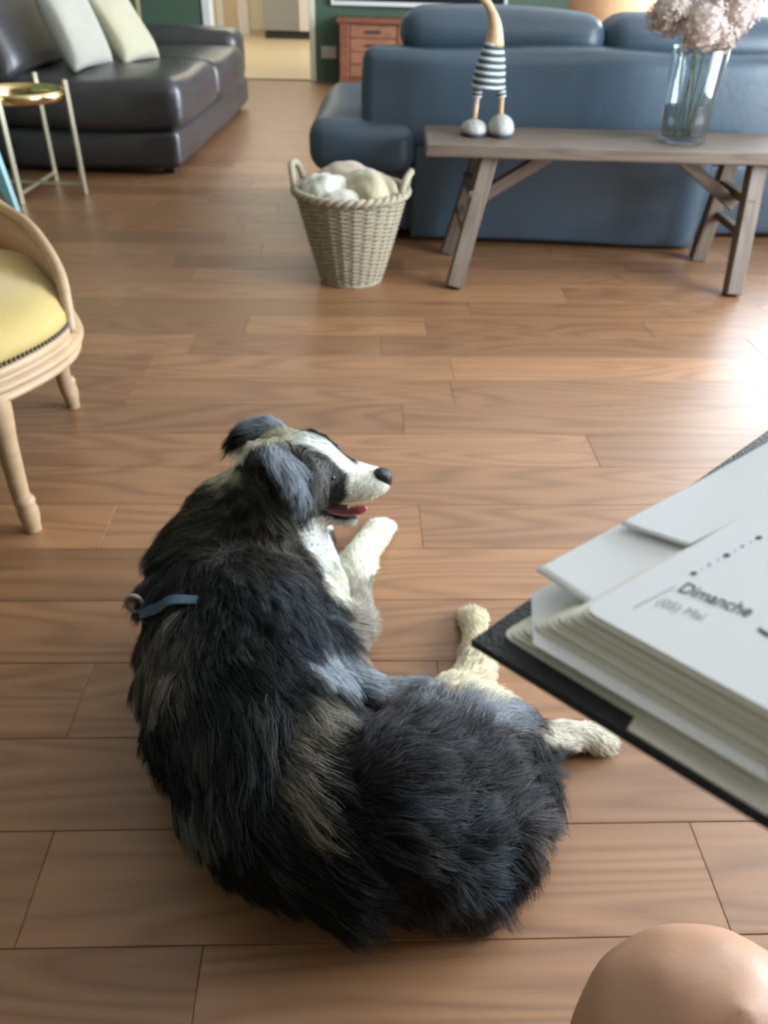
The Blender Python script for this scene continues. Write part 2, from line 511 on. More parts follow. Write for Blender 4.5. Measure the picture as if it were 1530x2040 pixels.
# window wall: two tall windows
WINS = [(0.6, 2.9, 0.35, 2.2), (4.35, 7.35, 0.05, 2.3)]
bm = bmesh.new()
ys = [YB] + [v for w in WINS for v in w[:2]] + [YF]
for i in range(0, len(ys), 2):
    bm_box(bm, (XR, ys[i], -0.08), (XR + 0.18, ys[i + 1], ZC))
for y0, y1, z0, z1 in WINS:
    bm_box(bm, (XR, y0, -0.08), (XR + 0.18, y1, z0))
    bm_box(bm, (XR, y0, z1), (XR + 0.18, y1, ZC))
struct(from_bm('wall_right', bm, M['white']))
for i, (y0, y1, z0, z1) in enumerate(WINS):
    bm = bmesh.new()
    t, xa, xb = 0.055, XR + 0.06, XR + 0.12
    bm_box(bm, (xa, y0, z0), (xb, y1, z0 + t)); bm_box(bm, (xa, y0, z1 - t), (xb, y1, z1))
    n = 3
    for j in range(n + 1):
        y = y0 + (y1 - y0 - t) * j / n
        bm_box(bm, (xa, y, z0 + t), (xb, y + t, z1 - t))
    w = struct(from_bm('window_%d' % (i + 1), bm, M['white']))
    for j in range(n):
        a = y0 + (y1 - y0 - t) * j / n + t
        b = y0 + (y1 - y0 - t) * (j + 1) / n
        box('pane', (XR + 0.087, a, z0 + t), (XR + 0.093, b, z1 - t), M['pane'], w)
# door casing
for i, (xa, xb) in enumerate(((DL - 0.005, DL + 0.07), (DR - 0.045, DR + 0.01))):
    struct(box('trim_%d' % (i + 1), (xa, YF - 0.02, 0), (xb, YF + 0.16, 2.13), M['white'] if i == 0 else M['cream'], bevel=0.006))
struct(box('trim_3', (DL, YF - 0.02, 2.08), (DR, YF + 0.16, 2.15), M['white'], bevel=0.006))
# hall beyond the doorway
HF = 13.9
hf = struct(box('floor_hall', (-3.4, YF, -0.08), (0.4, HF, 0.0), M['tile']))
struct(box('wall_hall_far', (-3.4, HF, -0.08), (0.4, HF + 0.1, ZC), M['cream']))
struct(box('wall_hall_left', (-3.5, YF + 0.14, -0.08), (-3.4, HF, ZC), M['cream']))
struct(box('wall_hall_right', (0.4, YF + 0.14, -0.08), (0.5, HF, ZC), M['cream']))
struct(box('ceiling_hall', (-3.4, YF, ZC), (0.4, HF, ZC + 0.1), M['white']))
dr = struct(box('door_1', (-2.62, HF - 0.05, 0.0), (-2.40, HF - 0.001, 2.05), M['beige'], bevel=0.004))
struct(box('trim_4', (-2.72, HF - 0.07, 0.0), (-2.62, HF - 0.001, 2.1), M['white'], bevel=0.004))
struct(box('trim_5', (-2.40, HF - 0.07, 0.0), (-2.24, HF - 0.001, 2.1), M['white'], bevel=0.004))
struct(box('baseboard_hall', (-2.24, HF - 0.02, 0.0), (-2.0, HF - 0.001, 0.07), M['beige']))

fr = thing('fridge', 'stainless steel fridge standing at the end of the bright hall', 'fridge', (-1.62, 13.5, 0))
box('body', (-1.93, 13.34, 0.09), (-1.28, 13.88, 1.8), M['steel'], fr, 0.01, off=fr.location)
box('fridge_door', (-1.93, 13.30, 0.10), (-1.43, 13.34, 1.8), M['steel'], fr, 0.008, off=fr.location)
box('side_strip', (-1.425, 13.30, 0.10), (-1.28, 13.34, 1.8), M['white'], fr, 0.008, off=fr.location)
box('plinth', (-1.93, 13.33, 0.0), (-1.28, 13.86, 0.09), M['plinth'], fr, off=fr.location)

# ------------------------------------------------------------------ furniture at the far wall
ch = thing('chest', 'red-brown wooden chest with framed front against the green wall', 'chest', (-0.1, 8.5, 0))
o_ = ch.location
box('body', (-0.53, 8.42, 0.08), (0.62, 8.79, 0.52), M['chestwood'], ch, 0.01, off=o_)
box('lid', (-0.56, 8.38, 0.52), (0.65, 8.795, 0.565), M['chestwood'], ch, 0.012, off=o_)
box('plinth', (-0.54, 8.40, 0.0), (0.63, 8.79, 0.08), M['chestwood'], ch, 0.008, off=o_)
for xa, xb in ((-0.53, -0.44), (-0.0, 0.09), (0.53, 0.62)):
    box('stile', (xa, 8.395, 0.08), (xb, 8.42, 0.52), M['chestwood'], ch, 0.006, off=o_)
for xa, xb in ((-0.44, 0.0), (0.09, 0.53)):
    for i in range(4):
        d = box('drawer', (xa + 0.008, 8.402, 0.09 + i * 0.107), (xb - 0.008, 8.42, 0.19 + i * 0.107), M['drawerwood'], ch, 0.006, off=o_)
        box('handle', ((xa + xb) / 2 - 0.07, 8.385, 0.13 + i * 0.107), ((xa + xb) / 2 + 0.07, 8.402, 0.148 + i * 0.107), M['plinth'], d, 0.003, off=o_)

tv = thing('framed_screen', 'dark framed panel with thin white lower edge above the chest', 'picture', (0.2, 8.78, 0.65))
box('screen', (-0.60, 8.755, 0.68), (1.0, 8.797, 1.55), M['black_screen'], tv, 0.004, off=tv.location)
for lo, hi in (((-0.63, 8.745, 0.645), (1.03, 8.797, 0.68)), ((-0.63, 8.745, 1.55), (1.03, 8.797, 1.58)), ((-0.63, 8.745, 0.68), (-0.60, 8.797, 1.55)), ((1.0, 8.745, 0.68), (1.03, 8.797, 1.55))):
    box('frame', lo, hi, M['white'], tv, 0.003, off=tv.location)
ol = thing('wall_outlet', 'ivory double outlet plate low on the green wall beside the chest', 'outlet', (-0.66, 8.79, 0.25))
pl = box('plate', (-0.735, 8.785, 0.20), (-0.585, 8.8, 0.305), M['plastic'], ol, 0.005, off=ol.location)
for x in (-0.70, -0.62):
    lathe('socket', [(0.0, 0.0), (0.02, 0.0), (0.024, 0.004), (0.024, 0.006)], M['plastic'], ol, 16).matrix_local = Matrix.Translation(Vector((x, 8.786, 0.252)) - ol.location) @ Matrix.Rotation(radians(90), 4, 'X')

tub = thing('tub_chair', 'peach upholstered tub chair behind the blue-black sofa', 'armchair', (1.78, 7.2, 0))
bm = bmesh.new()
rings = []
for i in range(25):
    a = radians(-30 + 240 * i / 24) + radians(180)
    rr = []
    for rad, z in ((0.26, 0.12), (0.36, 0.45), (0.46, 0.86), (0.43, 0.90), (0.39, 0.86), (0.26, 0.45), (0.20, 0.12)):
        rr.append(bm.verts.new((rad * cos(a), rad * sin(a), z - (0.22 * max(0, abs(i - 12) - 7) / 5 if z > 0.5 else 0))))
    rings.append(rr)
for a, b in zip(rings, rings[1:]):
    for j in range(7):
        bm.faces.new((a[j], a[(j + 1) % 7], b[(j + 1) % 7], b[j]))
bm.faces.new(rings[0]); bm.faces.new(rings[-1][::-1])
from_bm('backrest', bm, M['peach'], tub, smooth=True)
lathe('seat', [(0, 0.12), (0.25, 0.12), (0.27, 0.16), (0.27, 0.36), (0.22, 0.41), (0, 0.42)], M['peach'], tub)
for a in (45, 135, 225, 315):
    tube('leg', [(0.2 * cos(radians(a)), 0.2 * sin(radians(a)), 0.0), (0.18 * cos(radians(a)), 0.18 * sin(radians(a)), 0.13)], [0.014, 0.02], M['chestwood'], tub)

pole = thing('bamboo_plant', 'tall pale bamboo pole in a small dark pot behind the brown sofa', 'plant', (-2.36, 8.35, 0))
lathe('pot', [(0, 0), (0.10, 0), (0.14, 0.26), (0.12, 0.26), (0.10, 0.22), (0, 0.22)], M['plinth'], pole)
tube('stem', [(0, 0, 0.2), (0.005, 0, 0.8), (0.0, 0.01, 1.7)], [0.026, 0.024, 0.02], M['bamboo'], pole)
bm = bmesh.new()
for i in range(40):
    a, z = random.uniform(0, 6.28), random.uniform(0.9, 1.8)
    L, d = random.uniform(0.12, 0.22), Vector((cos(a), sin(a), random.uniform(-0.4, 0.5))).normalized()
    s = Vector((-sin(a), cos(a), 0)) * 0.014
    b0 = Vector((0, 0.005, z))
    vs = [bm.verts.new(x) for x in (b0, b0 + d * L * 0.4 + s, b0 + d * L, b0 + d * L * 0.4 - s)]
    bm.faces.new(vs)
lf = from_bm('leaves', bm, M['green'], pole); lf['kind'] = 'stuff'

# ------------------------------------------------------------------ brown leather sofa (seat faces +x)
sf = thing('brown_sofa', 'dark brown leather sofa with low far armrest by the green wall', 'sofa', (-1.7, 5.85, 0))
o_ = sf.location
def soft(name, lo, hi, m, parent, off, bev=0.05, puff=0.02, seed=0, seg=4):
    """an upholstered block: rounded, slightly swollen"""
    bm = bmesh.new()
    s = [hi[i] - lo[i] for i in range(3)]
    c = [(hi[i] + lo[i]) / 2 - off[i] for i in range(3)]
    bm_box(bm, [-x / 2 for x in s], [x / 2 for x in s], min(bev, min(s) * 0.48), seg)
    long_ = [e for e in bm.edges if e.calc_length() > 0.12]
    bmesh.ops.subdivide_edges(bm, edges=long_, cuts=7, use_grid_fill=True)
    rnd = random.Random(seed)
    k = [(rnd.uniform(3, 9), rnd.uniform(3, 9), rnd.uniform(3, 9), rnd.uniform(0, 6)) for _ in range(4)]
    for v in bm.verts:
        q = [2 * v.co[i] / s[i] for i in range(3)]
        for i in range(3):
            j, l = (i + 1) % 3, (i + 2) % 3
            w = max(0, 1 - q[j] ** 2) * max(0, 1 - q[l] ** 2)
            v.co[i] += puff * w * (1 if q[i] > 0 else -1) * min(1, abs(q[i]) ** 3)
        v.co.z += 0.004 * sum(sin(a * v.co.x + b * v.co.y + d) for a, b, _, d in k)
    bmesh.ops.translate(bm, vec=c, verts=bm.verts)
    return from_bm(name, bm, m, parent, smooth=True)
BL = M['hazed_brown_leather']
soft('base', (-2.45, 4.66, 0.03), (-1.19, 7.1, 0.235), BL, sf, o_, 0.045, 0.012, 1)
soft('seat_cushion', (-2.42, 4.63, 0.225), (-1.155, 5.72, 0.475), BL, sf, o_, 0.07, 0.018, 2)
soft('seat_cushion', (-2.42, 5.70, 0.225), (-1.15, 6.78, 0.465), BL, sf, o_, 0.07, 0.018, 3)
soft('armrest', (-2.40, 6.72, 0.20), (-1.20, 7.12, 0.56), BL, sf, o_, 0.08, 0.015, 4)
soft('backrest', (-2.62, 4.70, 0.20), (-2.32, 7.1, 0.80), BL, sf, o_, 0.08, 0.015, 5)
def lean(c, tilt, turn=0, roll=0):
    return Matrix.Translation(c) @ Matrix.Rotation(turn, 4, 'Z') @ Matrix.Rotation(tilt, 4, 'Y') @ Matrix.Rotation(roll, 4, 'X')
for y, c in ((5.05, -2.16), (6.15, -2.14)):
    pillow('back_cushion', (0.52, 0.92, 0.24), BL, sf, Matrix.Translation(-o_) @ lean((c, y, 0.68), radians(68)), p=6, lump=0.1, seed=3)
for v in ((-2.38, 4.76), (-1.28, 4.76), (-2.38, 7.0), (-1.28, 7.0)):
    box('foot', (v[0] - 0.03, v[1] - 0.03, 0), (v[0] + 0.03, v[1] + 0.03, 0.04), M['plinth'], sf, off=o_)
c1, c2 = at_y(150, 62, 5.05), at_y(232, 62, 5.3)
p1 = pillow('cushion', (0.42, 0.42, 0.145), M['cushion2'], None, lean((0, 0, 0), radians(68), radians(-12)), p=4, lump=0.1, seed=5)
p1.location = (c1[0], c1[1], 0.47 + 0.205); tag(p1, 'white cushion leaning on the brown sofa, nearer of the two', 'cushion', 'pale cushions on the brown sofa')
p2 = pillow('cushion', (0.42, 0.42, 0.13), M['cushion'], None, lean((0, 0, 0), radians(58), radians(-14)), p=4, lump=0.1, seed=6)
p2.location = (c2[0] - 0.02, c2[1] + 0.18, 0.47 + 0.19); tag(p2, 'cream cushion leaning behind the white one on the brown sofa', 'cushion', 'pale cushions on the brown sofa')

# ------------------------------------------------------------------ blue-black leather sofa seen from behind
bs = thing('blue_black_sofa', 'blue-black leather corner sofa seen from behind the wooden bench', 'sofa', (0.7, 4.0, 0))
o_ = bs.location
KL = M['hazed_blue_leather']
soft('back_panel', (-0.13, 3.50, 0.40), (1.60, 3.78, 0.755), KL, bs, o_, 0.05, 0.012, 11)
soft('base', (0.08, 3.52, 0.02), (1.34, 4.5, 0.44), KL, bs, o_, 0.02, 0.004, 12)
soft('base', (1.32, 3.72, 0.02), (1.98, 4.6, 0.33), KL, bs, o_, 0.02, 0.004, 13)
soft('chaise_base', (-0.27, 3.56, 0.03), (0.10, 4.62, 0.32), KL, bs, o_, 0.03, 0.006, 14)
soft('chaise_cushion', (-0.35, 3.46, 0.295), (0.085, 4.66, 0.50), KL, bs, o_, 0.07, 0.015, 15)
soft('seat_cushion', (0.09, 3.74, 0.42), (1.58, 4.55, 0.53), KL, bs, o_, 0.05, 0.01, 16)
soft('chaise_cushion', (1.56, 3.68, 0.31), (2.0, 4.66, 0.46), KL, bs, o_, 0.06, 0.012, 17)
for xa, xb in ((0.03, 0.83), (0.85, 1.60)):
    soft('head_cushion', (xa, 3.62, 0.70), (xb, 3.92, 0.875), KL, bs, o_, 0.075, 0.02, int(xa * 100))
for x, y in ((-0.2, 3.65), (-0.2, 4.5), (1.2, 3.6), (1.85, 4.4)):
    box('foot', (x - 0.03, y - 0.03, 0), (x + 0.03, y + 0.03, 0.04), M['plinth'], bs, off=o_)

# ------------------------------------------------------------------ rustic bench
bn = thing('wooden_bench', 'rustic grey-brown wooden bench with splayed legs behind the sofa', 'bench', (0.79, 3.23, 0))
o_ = bn.location
BT = 0.50
box('top_board', (0.115, 3.04, BT - 0.045), (1.475, 3.425, BT), M['bench'], bn, 0.006, off=o_)
def beam(name, p, q, w, d, parent, off, m):
    """a square-sawn bar from p to q"""
    p, q = Vector(p) - Vector(off), Vector(q) - Vector(off)
    ln = (q - p).length
    bm = bmesh.new()
    bm_box(bm, (-ln / 2, -w / 2, -d / 2), (ln / 2, w / 2, d / 2), 0.004, 1)
    o = from_bm(name, bm, m, parent)
    x = (q - p).normalized()
    y = Vector((0, 1, 0)) if abs(x.y) < 0.9 else Vector((1, 0, 0))
    y = (y - x * x.dot(y)).normalized()
    z = x.cross(y)
    o.matrix_local = Matrix.Translation((p + q) / 2) @ Matrix((x, y, z)).transposed().to_4x4()
    return o
for sx, xt, xb_ in ((1, 0.355, 0.245), (-1, 1.345, 1.325)):
    for yt, yb in ((3.11, 2.965), (3.355, 3.40)):
        beam('leg', (xb_, yb, 0.005), (xt, yt, BT - 0.045), 0.055, 0.06, bn, o_, M['bench'])
    beam('rung', ((xt + xb_) / 2 - 0.02 * sx, 3.02, 0.20), ((xt + xb_) / 2 - 0.02 * sx, 3.38, 0.20), 0.035, 0.03, bn, o_, M['bench'])
beam('brace', (0.335, 3.2, 0.28), (0.60, 3.2, BT - 0.05), 0.045, 0.045, bn, o_, M['bench'])
beam('brace', (1.335, 3.2, 0.28), (1.08, 3.2, BT - 0.05), 0.045, 0.045, bn, o_, M['bench'])
for x in (0.30, 1.335):
    beam('rung', (x, 3.04, 0.325), (x, 3.37, 0.325), 0.035, 0.03, bn, o_, M['bench'])

# ------------------------------------------------------------------ bird figure on the bench
YD = 3.24
def D(px, py, y=YD):
    return Vector(at_y(px, py, y))
b0 = D(970, 262); b0.z = BT
dk = thing('bird_figure', 'wooden long-necked bird figure in a striped knitted sweater on the bench', 'figurine', b0)
lf_, rf_ = D(943, 256), D(996, 256)
for i, (fpx, w, hgt) in enumerate(((943, 0.050, 0.034), (996, 0.050, 0.050))):
    c = D(fpx, 258); c = c - b0; c.z = 0
    bm = bmesh.new()
    bmesh.ops.create_uvsphere(bm, u_segments=18, v_segments=12, radius=1.0)
    for v in bm.verts:
        v.co = Vector((v.co.x * w, v.co.y * 0.065 - 0.015, max(v.co.z, -0.25) * hgt + 0.25 * hgt + 0.012))
    bmesh.ops.translate(bm, vec=c, verts=bm.verts)
    sh = from_bm('shoe', bm, M['shoe'], dk, smooth=True)
    bm = bmesh.new()
    bm_lathe(bm, [(0, 0.001), (0.9, 0.001), (0.95, 0.5), (0.9, 1.0), (0, 1.0)], 20)
    for v in bm.verts:
        v.co = Vector((v.co.x * w, v.co.y * 0.065 - 0.015, v.co.z * 0.014)) + c
    from_bm('sole', bm, M['sole'], sh, smooth=True)
    top = (D(950, 195) if i == 0 else D(999, 195)) - b0
    tube('leg', [c + Vector((0, 0.01, 0.02)), top], 0.0105, M['duckwood'], dk)
    hip = (D(953, 168) if i == 0 else D(997, 168)) - b0
    for j in range(6):
        p = top.lerp(hip, (j + 0.2) / 6)
        q = top.lerp(hip, (j + 1.2) / 6)
        tube('cuff_stripe', [p, p.lerp(q, 0.5), q], [0.0155, 0.019, 0.0155], M['wool_teal'] if j % 2 else M['wool_white'], dk, 12)
nst = 13
cb, ct = D(972, 174) - b0, D(985, 84) - b0
for j in range(nst):
    t0, t1 = j / nst, (j + 1) / nst
    def w(t): return 0.066 * (1 - t) + 0.034 * t + 0.006 * sin(pi * t)
    p, q = cb.lerp(ct, t0), cb.lerp(ct, t1)
    e = 0.92
    tube('sweater_stripe', [p, p.lerp(q, 0.25), p.lerp(q, 0.75), q], [w(t0) * e, w(t0 + 0.02) * 1.03, w(t1 - 0.02) * 1.03, w(t1) * e], M['wool_teal'] if j % 2 else M['wool_white'], dk, 20, flat=0.85)
nk = [D(984, 92), D(986, 70), D(985, 45), D(978, 20), D(966, 0), D(948, -18), D(925, -30)]
nk = spline([p - b0 for p in nk], 4)
tube('neck', nk, [0.036 - 0.022 * min(1, i / 12) for i in range(len(nk))], M['duckwood'], dk, 14)
hd = nk[-1]
bm = bmesh.new()
bmesh.ops.create_uvsphere(bm, u_segments=16, v_segments=10, radius=1.0)
for v in bm.verts:
    v.co = Vector((v.co.x * 0.042, v.co.y * 0.028, v.co.z * 0.026)) + Vector(hd)
hh = from_bm('head', bm, M['duckwood'], dk, smooth=True)
tube('beak', [Vector(hd) + Vector((-0.03, 0, -0.004)), Vector(hd) + Vector((-0.09, 0, -0.018))], [0.018, 0.008], M['chairwood'], hh, 12, flat=0.5)

# ------------------------------------------------------------------ glass vase and dried hydrangeas
vc = Vector((1.075, 3.20, BT))
vs = thing('glass_vase', 'tall clear glass cylinder vase on the bench', 'vase', vc)
lathe('glass', [(0, 0.001), (0.078, 0.001), (0.086, 0.008), (0.092, 0.15), (0.098, 0.302), (0.096, 0.306), (0.092, 0.302), (0.086, 0.15), (0.080, 0.02), (0, 0.016)], M['vase'], vs, 40)
lathe('water', [(0, 0.018), (0.079, 0.022), (0.0835, 0.12), (0, 0.12)], M['water'], vs, 40)
heads = [((1335, 25), 3.16, 0.068), ((1400, 50), 3.10, 0.072), ((1468, 22), 3.18, 0.072), ((1420, -25), 3.26, 0.078), ((1362, -30), 3.24, 0.07), ((1490, -25), 3.27, 0.07), ((1440, 72), 3.15, 0.045)]
spots = ['lowest in front', 'left of the bunch', 'right of the bunch']
labs = ['dried beige hydrangea head at the edge of the bunch towards the bird figure', 'dried beige hydrangea head in the front middle of the vase bunch',
        'dried beige hydrangea head on the window side of the vase bunch', 'dried beige hydrangea head highest at the back of the vase bunch',
        'dried beige hydrangea head at the back of the bunch towards the bird figure', 'dried beige hydrangea head at the back of the bunch on the window side',
        'smallest dried hydrangea head hanging low over the vase rim']
for i, ((px, py), y, r) in enumerate(heads):
    r *= 1.17
    c = Vector(at_y(px, py, y))
    base = vc + Vector((0.03 * cos(i * 2.2), 0.03 * sin(i * 2.2), 0.02))
    hy = thing('hydrangea', labs[i], 'flower', base, 0, 'dried hydrangeas in the vase')
    rel = c - base
    mid = Vector((0.045 * cos(i * 0.9), 0.045 * sin(i * 0.9), 0.30))
    tube('stem', spline([(0, 0, 0), mid * 0.55, mid * 0.9 + rel * 0.08, rel], 5), 0.0032, M['stem'], hy, 6)
    bm = bmesh.new()
    rnd = random.Random(i)
    for k in range(290):
        d = Vector((rnd.gauss(0, 1), rnd.gauss(0, 1), rnd.gauss(0, 1))).normalized()
        c2 = rel + d * r * rnd.uniform(0.75, 1.05)
        t = d.orthogonal().normalized(); t.rotate(Matrix.Rotation(rnd.uniform(0, 6.28), 3, d))
        b = d.cross(t)
        L = rnd.uniform(0.008, 0.014)
        for q in range(4):
            e1, e2 = (t, b, -t, -b)[q], (b, -t, -b, t)[q]
            curl = d * L * rnd.uniform(-0.2, 0.5)
            v4 = [bm.verts.new(x) for x in (c2, c2 + (e1 * 0.75 - e2 * 0.35) * L + curl * 0.5, c2 + e1 * L * 1.1 + curl, c2 + (e1 * 0.75 + e2 * 0.35) * L + curl * 0.5)]
            bm.faces.new(v4)
    bmesh.ops.create_icosphere(bm, subdivisions=2, radius=r * 0.78, matrix=Matrix.Translation(rel))
    hdm = bpy.data.meshes.new('flower_head'); bm.to_mesh(hdm); bm.free()
    hb = obj('flower_head', hdm, M['petal'], hy); hb['kind'] = 'stuff'

# ------------------------------------------------------------------ wicker basket
bc = Vector((-0.155, 3.045, 0))
wk = thing('wicker_basket', 'pale wicker log basket with two handles filled with fleece', 'basket', bc)
R0, R1, HB = 0.112, 0.205, 0.335
def rad(z): return R0 + (R1 - R0) * (z / HB) ** 0.9
bm = bmesh.new()
NS = 26
for k in range(40):
    z = 0.012 + (HB - 0.03) * k / 39
    pts = []
    for j in range(NS * 4):
        a = 2 * pi * j / (NS * 4)
        r = rad(z) + 0.0055 * cos(NS / 2 * a * 1.0 + (pi if k % 2 else 0))
        pts.append((r * cos(a), r * sin(a), z + 0.0008 * sin(5 * a + k)))
    bm_tube(bm, pts, 0.0042, 5, closed=True)
wv = from_bm('weave', bm, M['wicker'], wk, smooth=True); wv['kind'] = 'stuff'
for j in range(NS):
    a = 2 * pi * (j + 0.0) / NS
    tube('stake', [((rad(z)) * cos(a), (rad(z)) * sin(a), z) for z in (0.005, 0.1, 0.2, HB)], 0.0055, M['wicker_dark'], wk, 6)
lathe('base', [(0, 0.004), (R0 * 0.98, 0.004), (R0 * 1.0, 0.014), (0, 0.016)], M['wicker_dark'], wk)
lathe('foot_ring', [(R0 - 0.012, 0.0), (R0 + 0.008, 0.0), (R0 + 0.011, 0.012), (R0 - 0.006, 0.018)], M['wicker'], wk, 32)
bm = bmesh.new()
for s in (0, pi):                       # plaited rim, two strands
    pts = []
    for j in range(160):
        a = 2 * pi * j / 160
        r = R1 + 0.004 + 0.008 * cos(20 * a + s)
        pts.append((r * cos(a), r * sin(a), HB + 0.008 * sin(20 * a + s)))
    bm_tube(bm, pts, 0.0095, 6, closed=True)
from_bm('rim', bm, M['wicker'], wk, smooth=True)
for a0, hh_ in ((radians(172), 0.085), (radians(-8), 0.075)):
    pts = []
    for j in range(15):
        t = -1 + 2 * j / 14
        a = a0 + t * 0.36
        out = R1 + 0.004 + 0.012 * (1 - t * t)
        pts.append((out * cos(a), out * sin(a), HB - 0.005 + hh_ * (1 - t ** 4)))
    tube('handle', pts, 0.0125, M['wicker'], wk, 8)
def fleece(label, loc, size, m, seed, rot=0):
    bm = bmesh.new()
    bmesh.ops.create_icosphere(bm, subdivisions=5, radius=1.0)
    rnd = random.Random(seed)
    ks = [(rnd.uniform(-5, 5), rnd.uniform(-5, 5), rnd.uniform(-5, 5), rnd.uniform(0, 6)) for _ in range(9)]
    for v in bm.verts:
        d = v.co.normalized()
        f = 1 + 0.05 * sum(sin(a * d.x + b * d.y + c * d.z + e) for a, b, c, e in ks[:5]) + 0.035 * abs(sin(6 * d.x + 4 * d.z + ks[6][3])) + 0.02 * sin(14 * d.y + 5 * d.x + ks[7][3])
        v.co = Vector((d.x * size[0], d.y * size[1], d.z * size[2])) * f
    o = from_bm('fleece', bm, m, None, loc, (0, 0, rot), True)
    return tag(o, label, 'fleece', 'fleeces in the wicker basket')
fleece('pale grey crumpled fleece in the basket beside its handle near the walkway', bc + Vector((-0.092, -0.03, 0.315)), (0.095, 0.10, 0.082), M['fleece_white'], 1)
fleece('large tan fleece bulging on the bench side of the basket', bc + Vector((0.07, -0.015, 0.305)), (0.112, 0.125, 0.09), M['fleece_tan'], 2)
fleece('rose-beige fleece folded at the back of the basket', bc + Vector((-0.02, 0.10, 0.32)), (0.13, 0.085, 0.085), M['fleece_rose'], 3)
fleece('small white fleece bundle at the front of the basket', bc + Vector((-0.02, -0.115, 0.29)), (0.105, 0.065, 0.066), M['fleece_white'], 4)

# ------------------------------------------------------------------ gold tray table
gt = thing('tray_table', 'round gold-rimmed tray table on thin metal legs beside the brown sofa', 'side table', (-1.83, 4.225, 0))
R = 0.236
LEG = [(0, -R), (R, 0), (0, R), (-R, 0)]
for x, y in LEG:
    bm = bmesh.new(); bm_box(bm, (x - 0.011, y - 0.011, 0), (x + 0.011, y + 0.011, 0.525), 0.002, 1, Matrix.Translation((x, y, 0)) @ Matrix.Rotation(radians(45), 4, 'Z') @ Matrix.Translation((-x, -y, 0)))
    from_bm('leg', bm, M['champagne'], gt)
for a, b in (((0, -R, 0.05), (0, R, 0.05)), ((-R, 0, 0.05), (R, 0, 0.05))):
    beam('stretcher', a, b, 0.018, 0.018, gt, (0, 0, 0), M['champagne'])
lathe('tray_rim', [(0.215, 0.435), (0.222, 0.435), (0.222, 0.478), (0.218, 0.48), (0.214, 0.478), (0.214, 0.437)], M['gold'], gt, 56)
lathe('tray_mirror', [(0, 0.438), (0.2145, 0.438), (0.2145, 0.444), (0, 0.444)], M['mirror'], gt, 56)

# ------------------------------------------------------------------ pale blue stool at the frame edge
st = thing('painted_stool', 'pale blue painted wooden stool standing before the tray table', 'stool', (-1.80, 3.885, 0), radians(-21.5))
# local x runs from the visible foot away (negative), local y towards the camera (negative)
def endboard(y):
    bm = bmesh.new()
    prof = [(0.0, 0.0), (-0.035, 0.0), (-0.085, 0.125), (-0.20, 0.165), (-0.315, 0.125), (-0.365, 0.0), (-0.40, 0.0), (-0.33, 0.43), (-0.07, 0.43)]
    f = [bm.verts.new((x, y, z)) for x, z in prof]
    g = [bm.verts.new((x, y - 0.025, z)) for x, z in prof]
    n = len(prof)
    bm.faces.new(f); bm.faces.new(g[::-1])
    for i in range(n):
        bm.faces.new((f[i], f[(i + 1) % n], g[(i + 1) % n], g[i]))
    return from_bm('end_board', bm, M['aqua'], st)
endboard(0.0); endboard(-0.30)
box('seat_board', (-0.36, -0.36, 0.43), (-0.04, 0.03, 0.455), M['aqua'], st, 0.006)
box('rail', (-0.22, -0.30, 0.33), (-0.19, -0.02, 0.40), M['aqua'], st, 0.003)

# ------------------------------------------------------------------ carved armchair with yellow velvet seat
ac = thing('yellow_armchair', 'carved oak armchair with yellow velvet seat and nailhead trim', 'armchair', (-1.02, 1.66, 0))
o_ = np.array([-1.02, 1.66, 0.0])
plan = [(-0.785, 1.335), (-0.728, 1.42), (-0.69, 1.54), (-0.70, 1.65), (-0.76, 1.77), (-0.845, 1.90), (-0.965, 1.955), (-1.12, 1.965), (-1.27, 1.90), (-1.33, 1.70), (-1.32, 1.45), (-1.22, 1.33), (-1.05, 1.285), (-0.88, 1.29)]
def closed_spline(pts, k=6):
    n = len(pts); out = []
    for i in range(n):
        a, b, c, d = (np.array(pts[(i + j) % n], float) for j in (-1, 0, 1, 2))
        for j in range(k):
            t = j / k
            out.append(0.5 * (2 * b + (c - a) * t + (2 * a - 5 * b + 4 * c - d) * t * t + (3 * b - a - 3 * c + d) * t ** 3))
    return out
PL = [p - o_[:2] for p in closed_spline(plan)]
PC = np.mean(PL, axis=0)
def loft(name, prof, m, parent, cap=True):
    """plan curve lofted: prof = (scale about the centre, outward offset in m, z)"""
    bm = bmesh.new(); rings = []
    for off, z in prof:
        rr = []
        for p in PL:
            d = p - PC; L = np.linalg.norm(d)
            q = PC + d * max(0.0, (L + off) / L)
            rr.append(bm.verts.new((q[0], q[1], z)))
        rings.append(rr)
    n = len(PL)
    for a, b in zip(rings, rings[1:]):
        for j in range(n):
            bm.faces.new((a[j], a[(j + 1) % n], b[(j + 1) % n], b[j]))
    if cap:
        bm.faces.new(rings[-1]); bm.faces.new(rings[0][::-1])
    return from_bm(name, bm, m, parent, smooth=True)
fm = loft('seat_frame', [(-0.05, 0.308), (-0.012, 0.306), (0.001, 0.310), (0.003, 0.318), (-0.004, 0.323), (-0.006, 0.326), (0.006, 0.331), (0.012, 0.338), (0.010, 0.346), (0.0, 0.351), (-0.008, 0.354), (-0.003, 0.360), (-0.004, 0.374), (-0.014, 0.380), (-0.05, 0.38)], M['chairwood'], ac)
loft('seat', [(-0.03, 0.38), (-0.008, 0.382), (-0.010, 0.405), (-0.026, 0.428), (-0.055, 0.446), (-0.11, 0.458), (-0.18, 0.465), (-0.25, 0.468)], M['velvet'], ac)
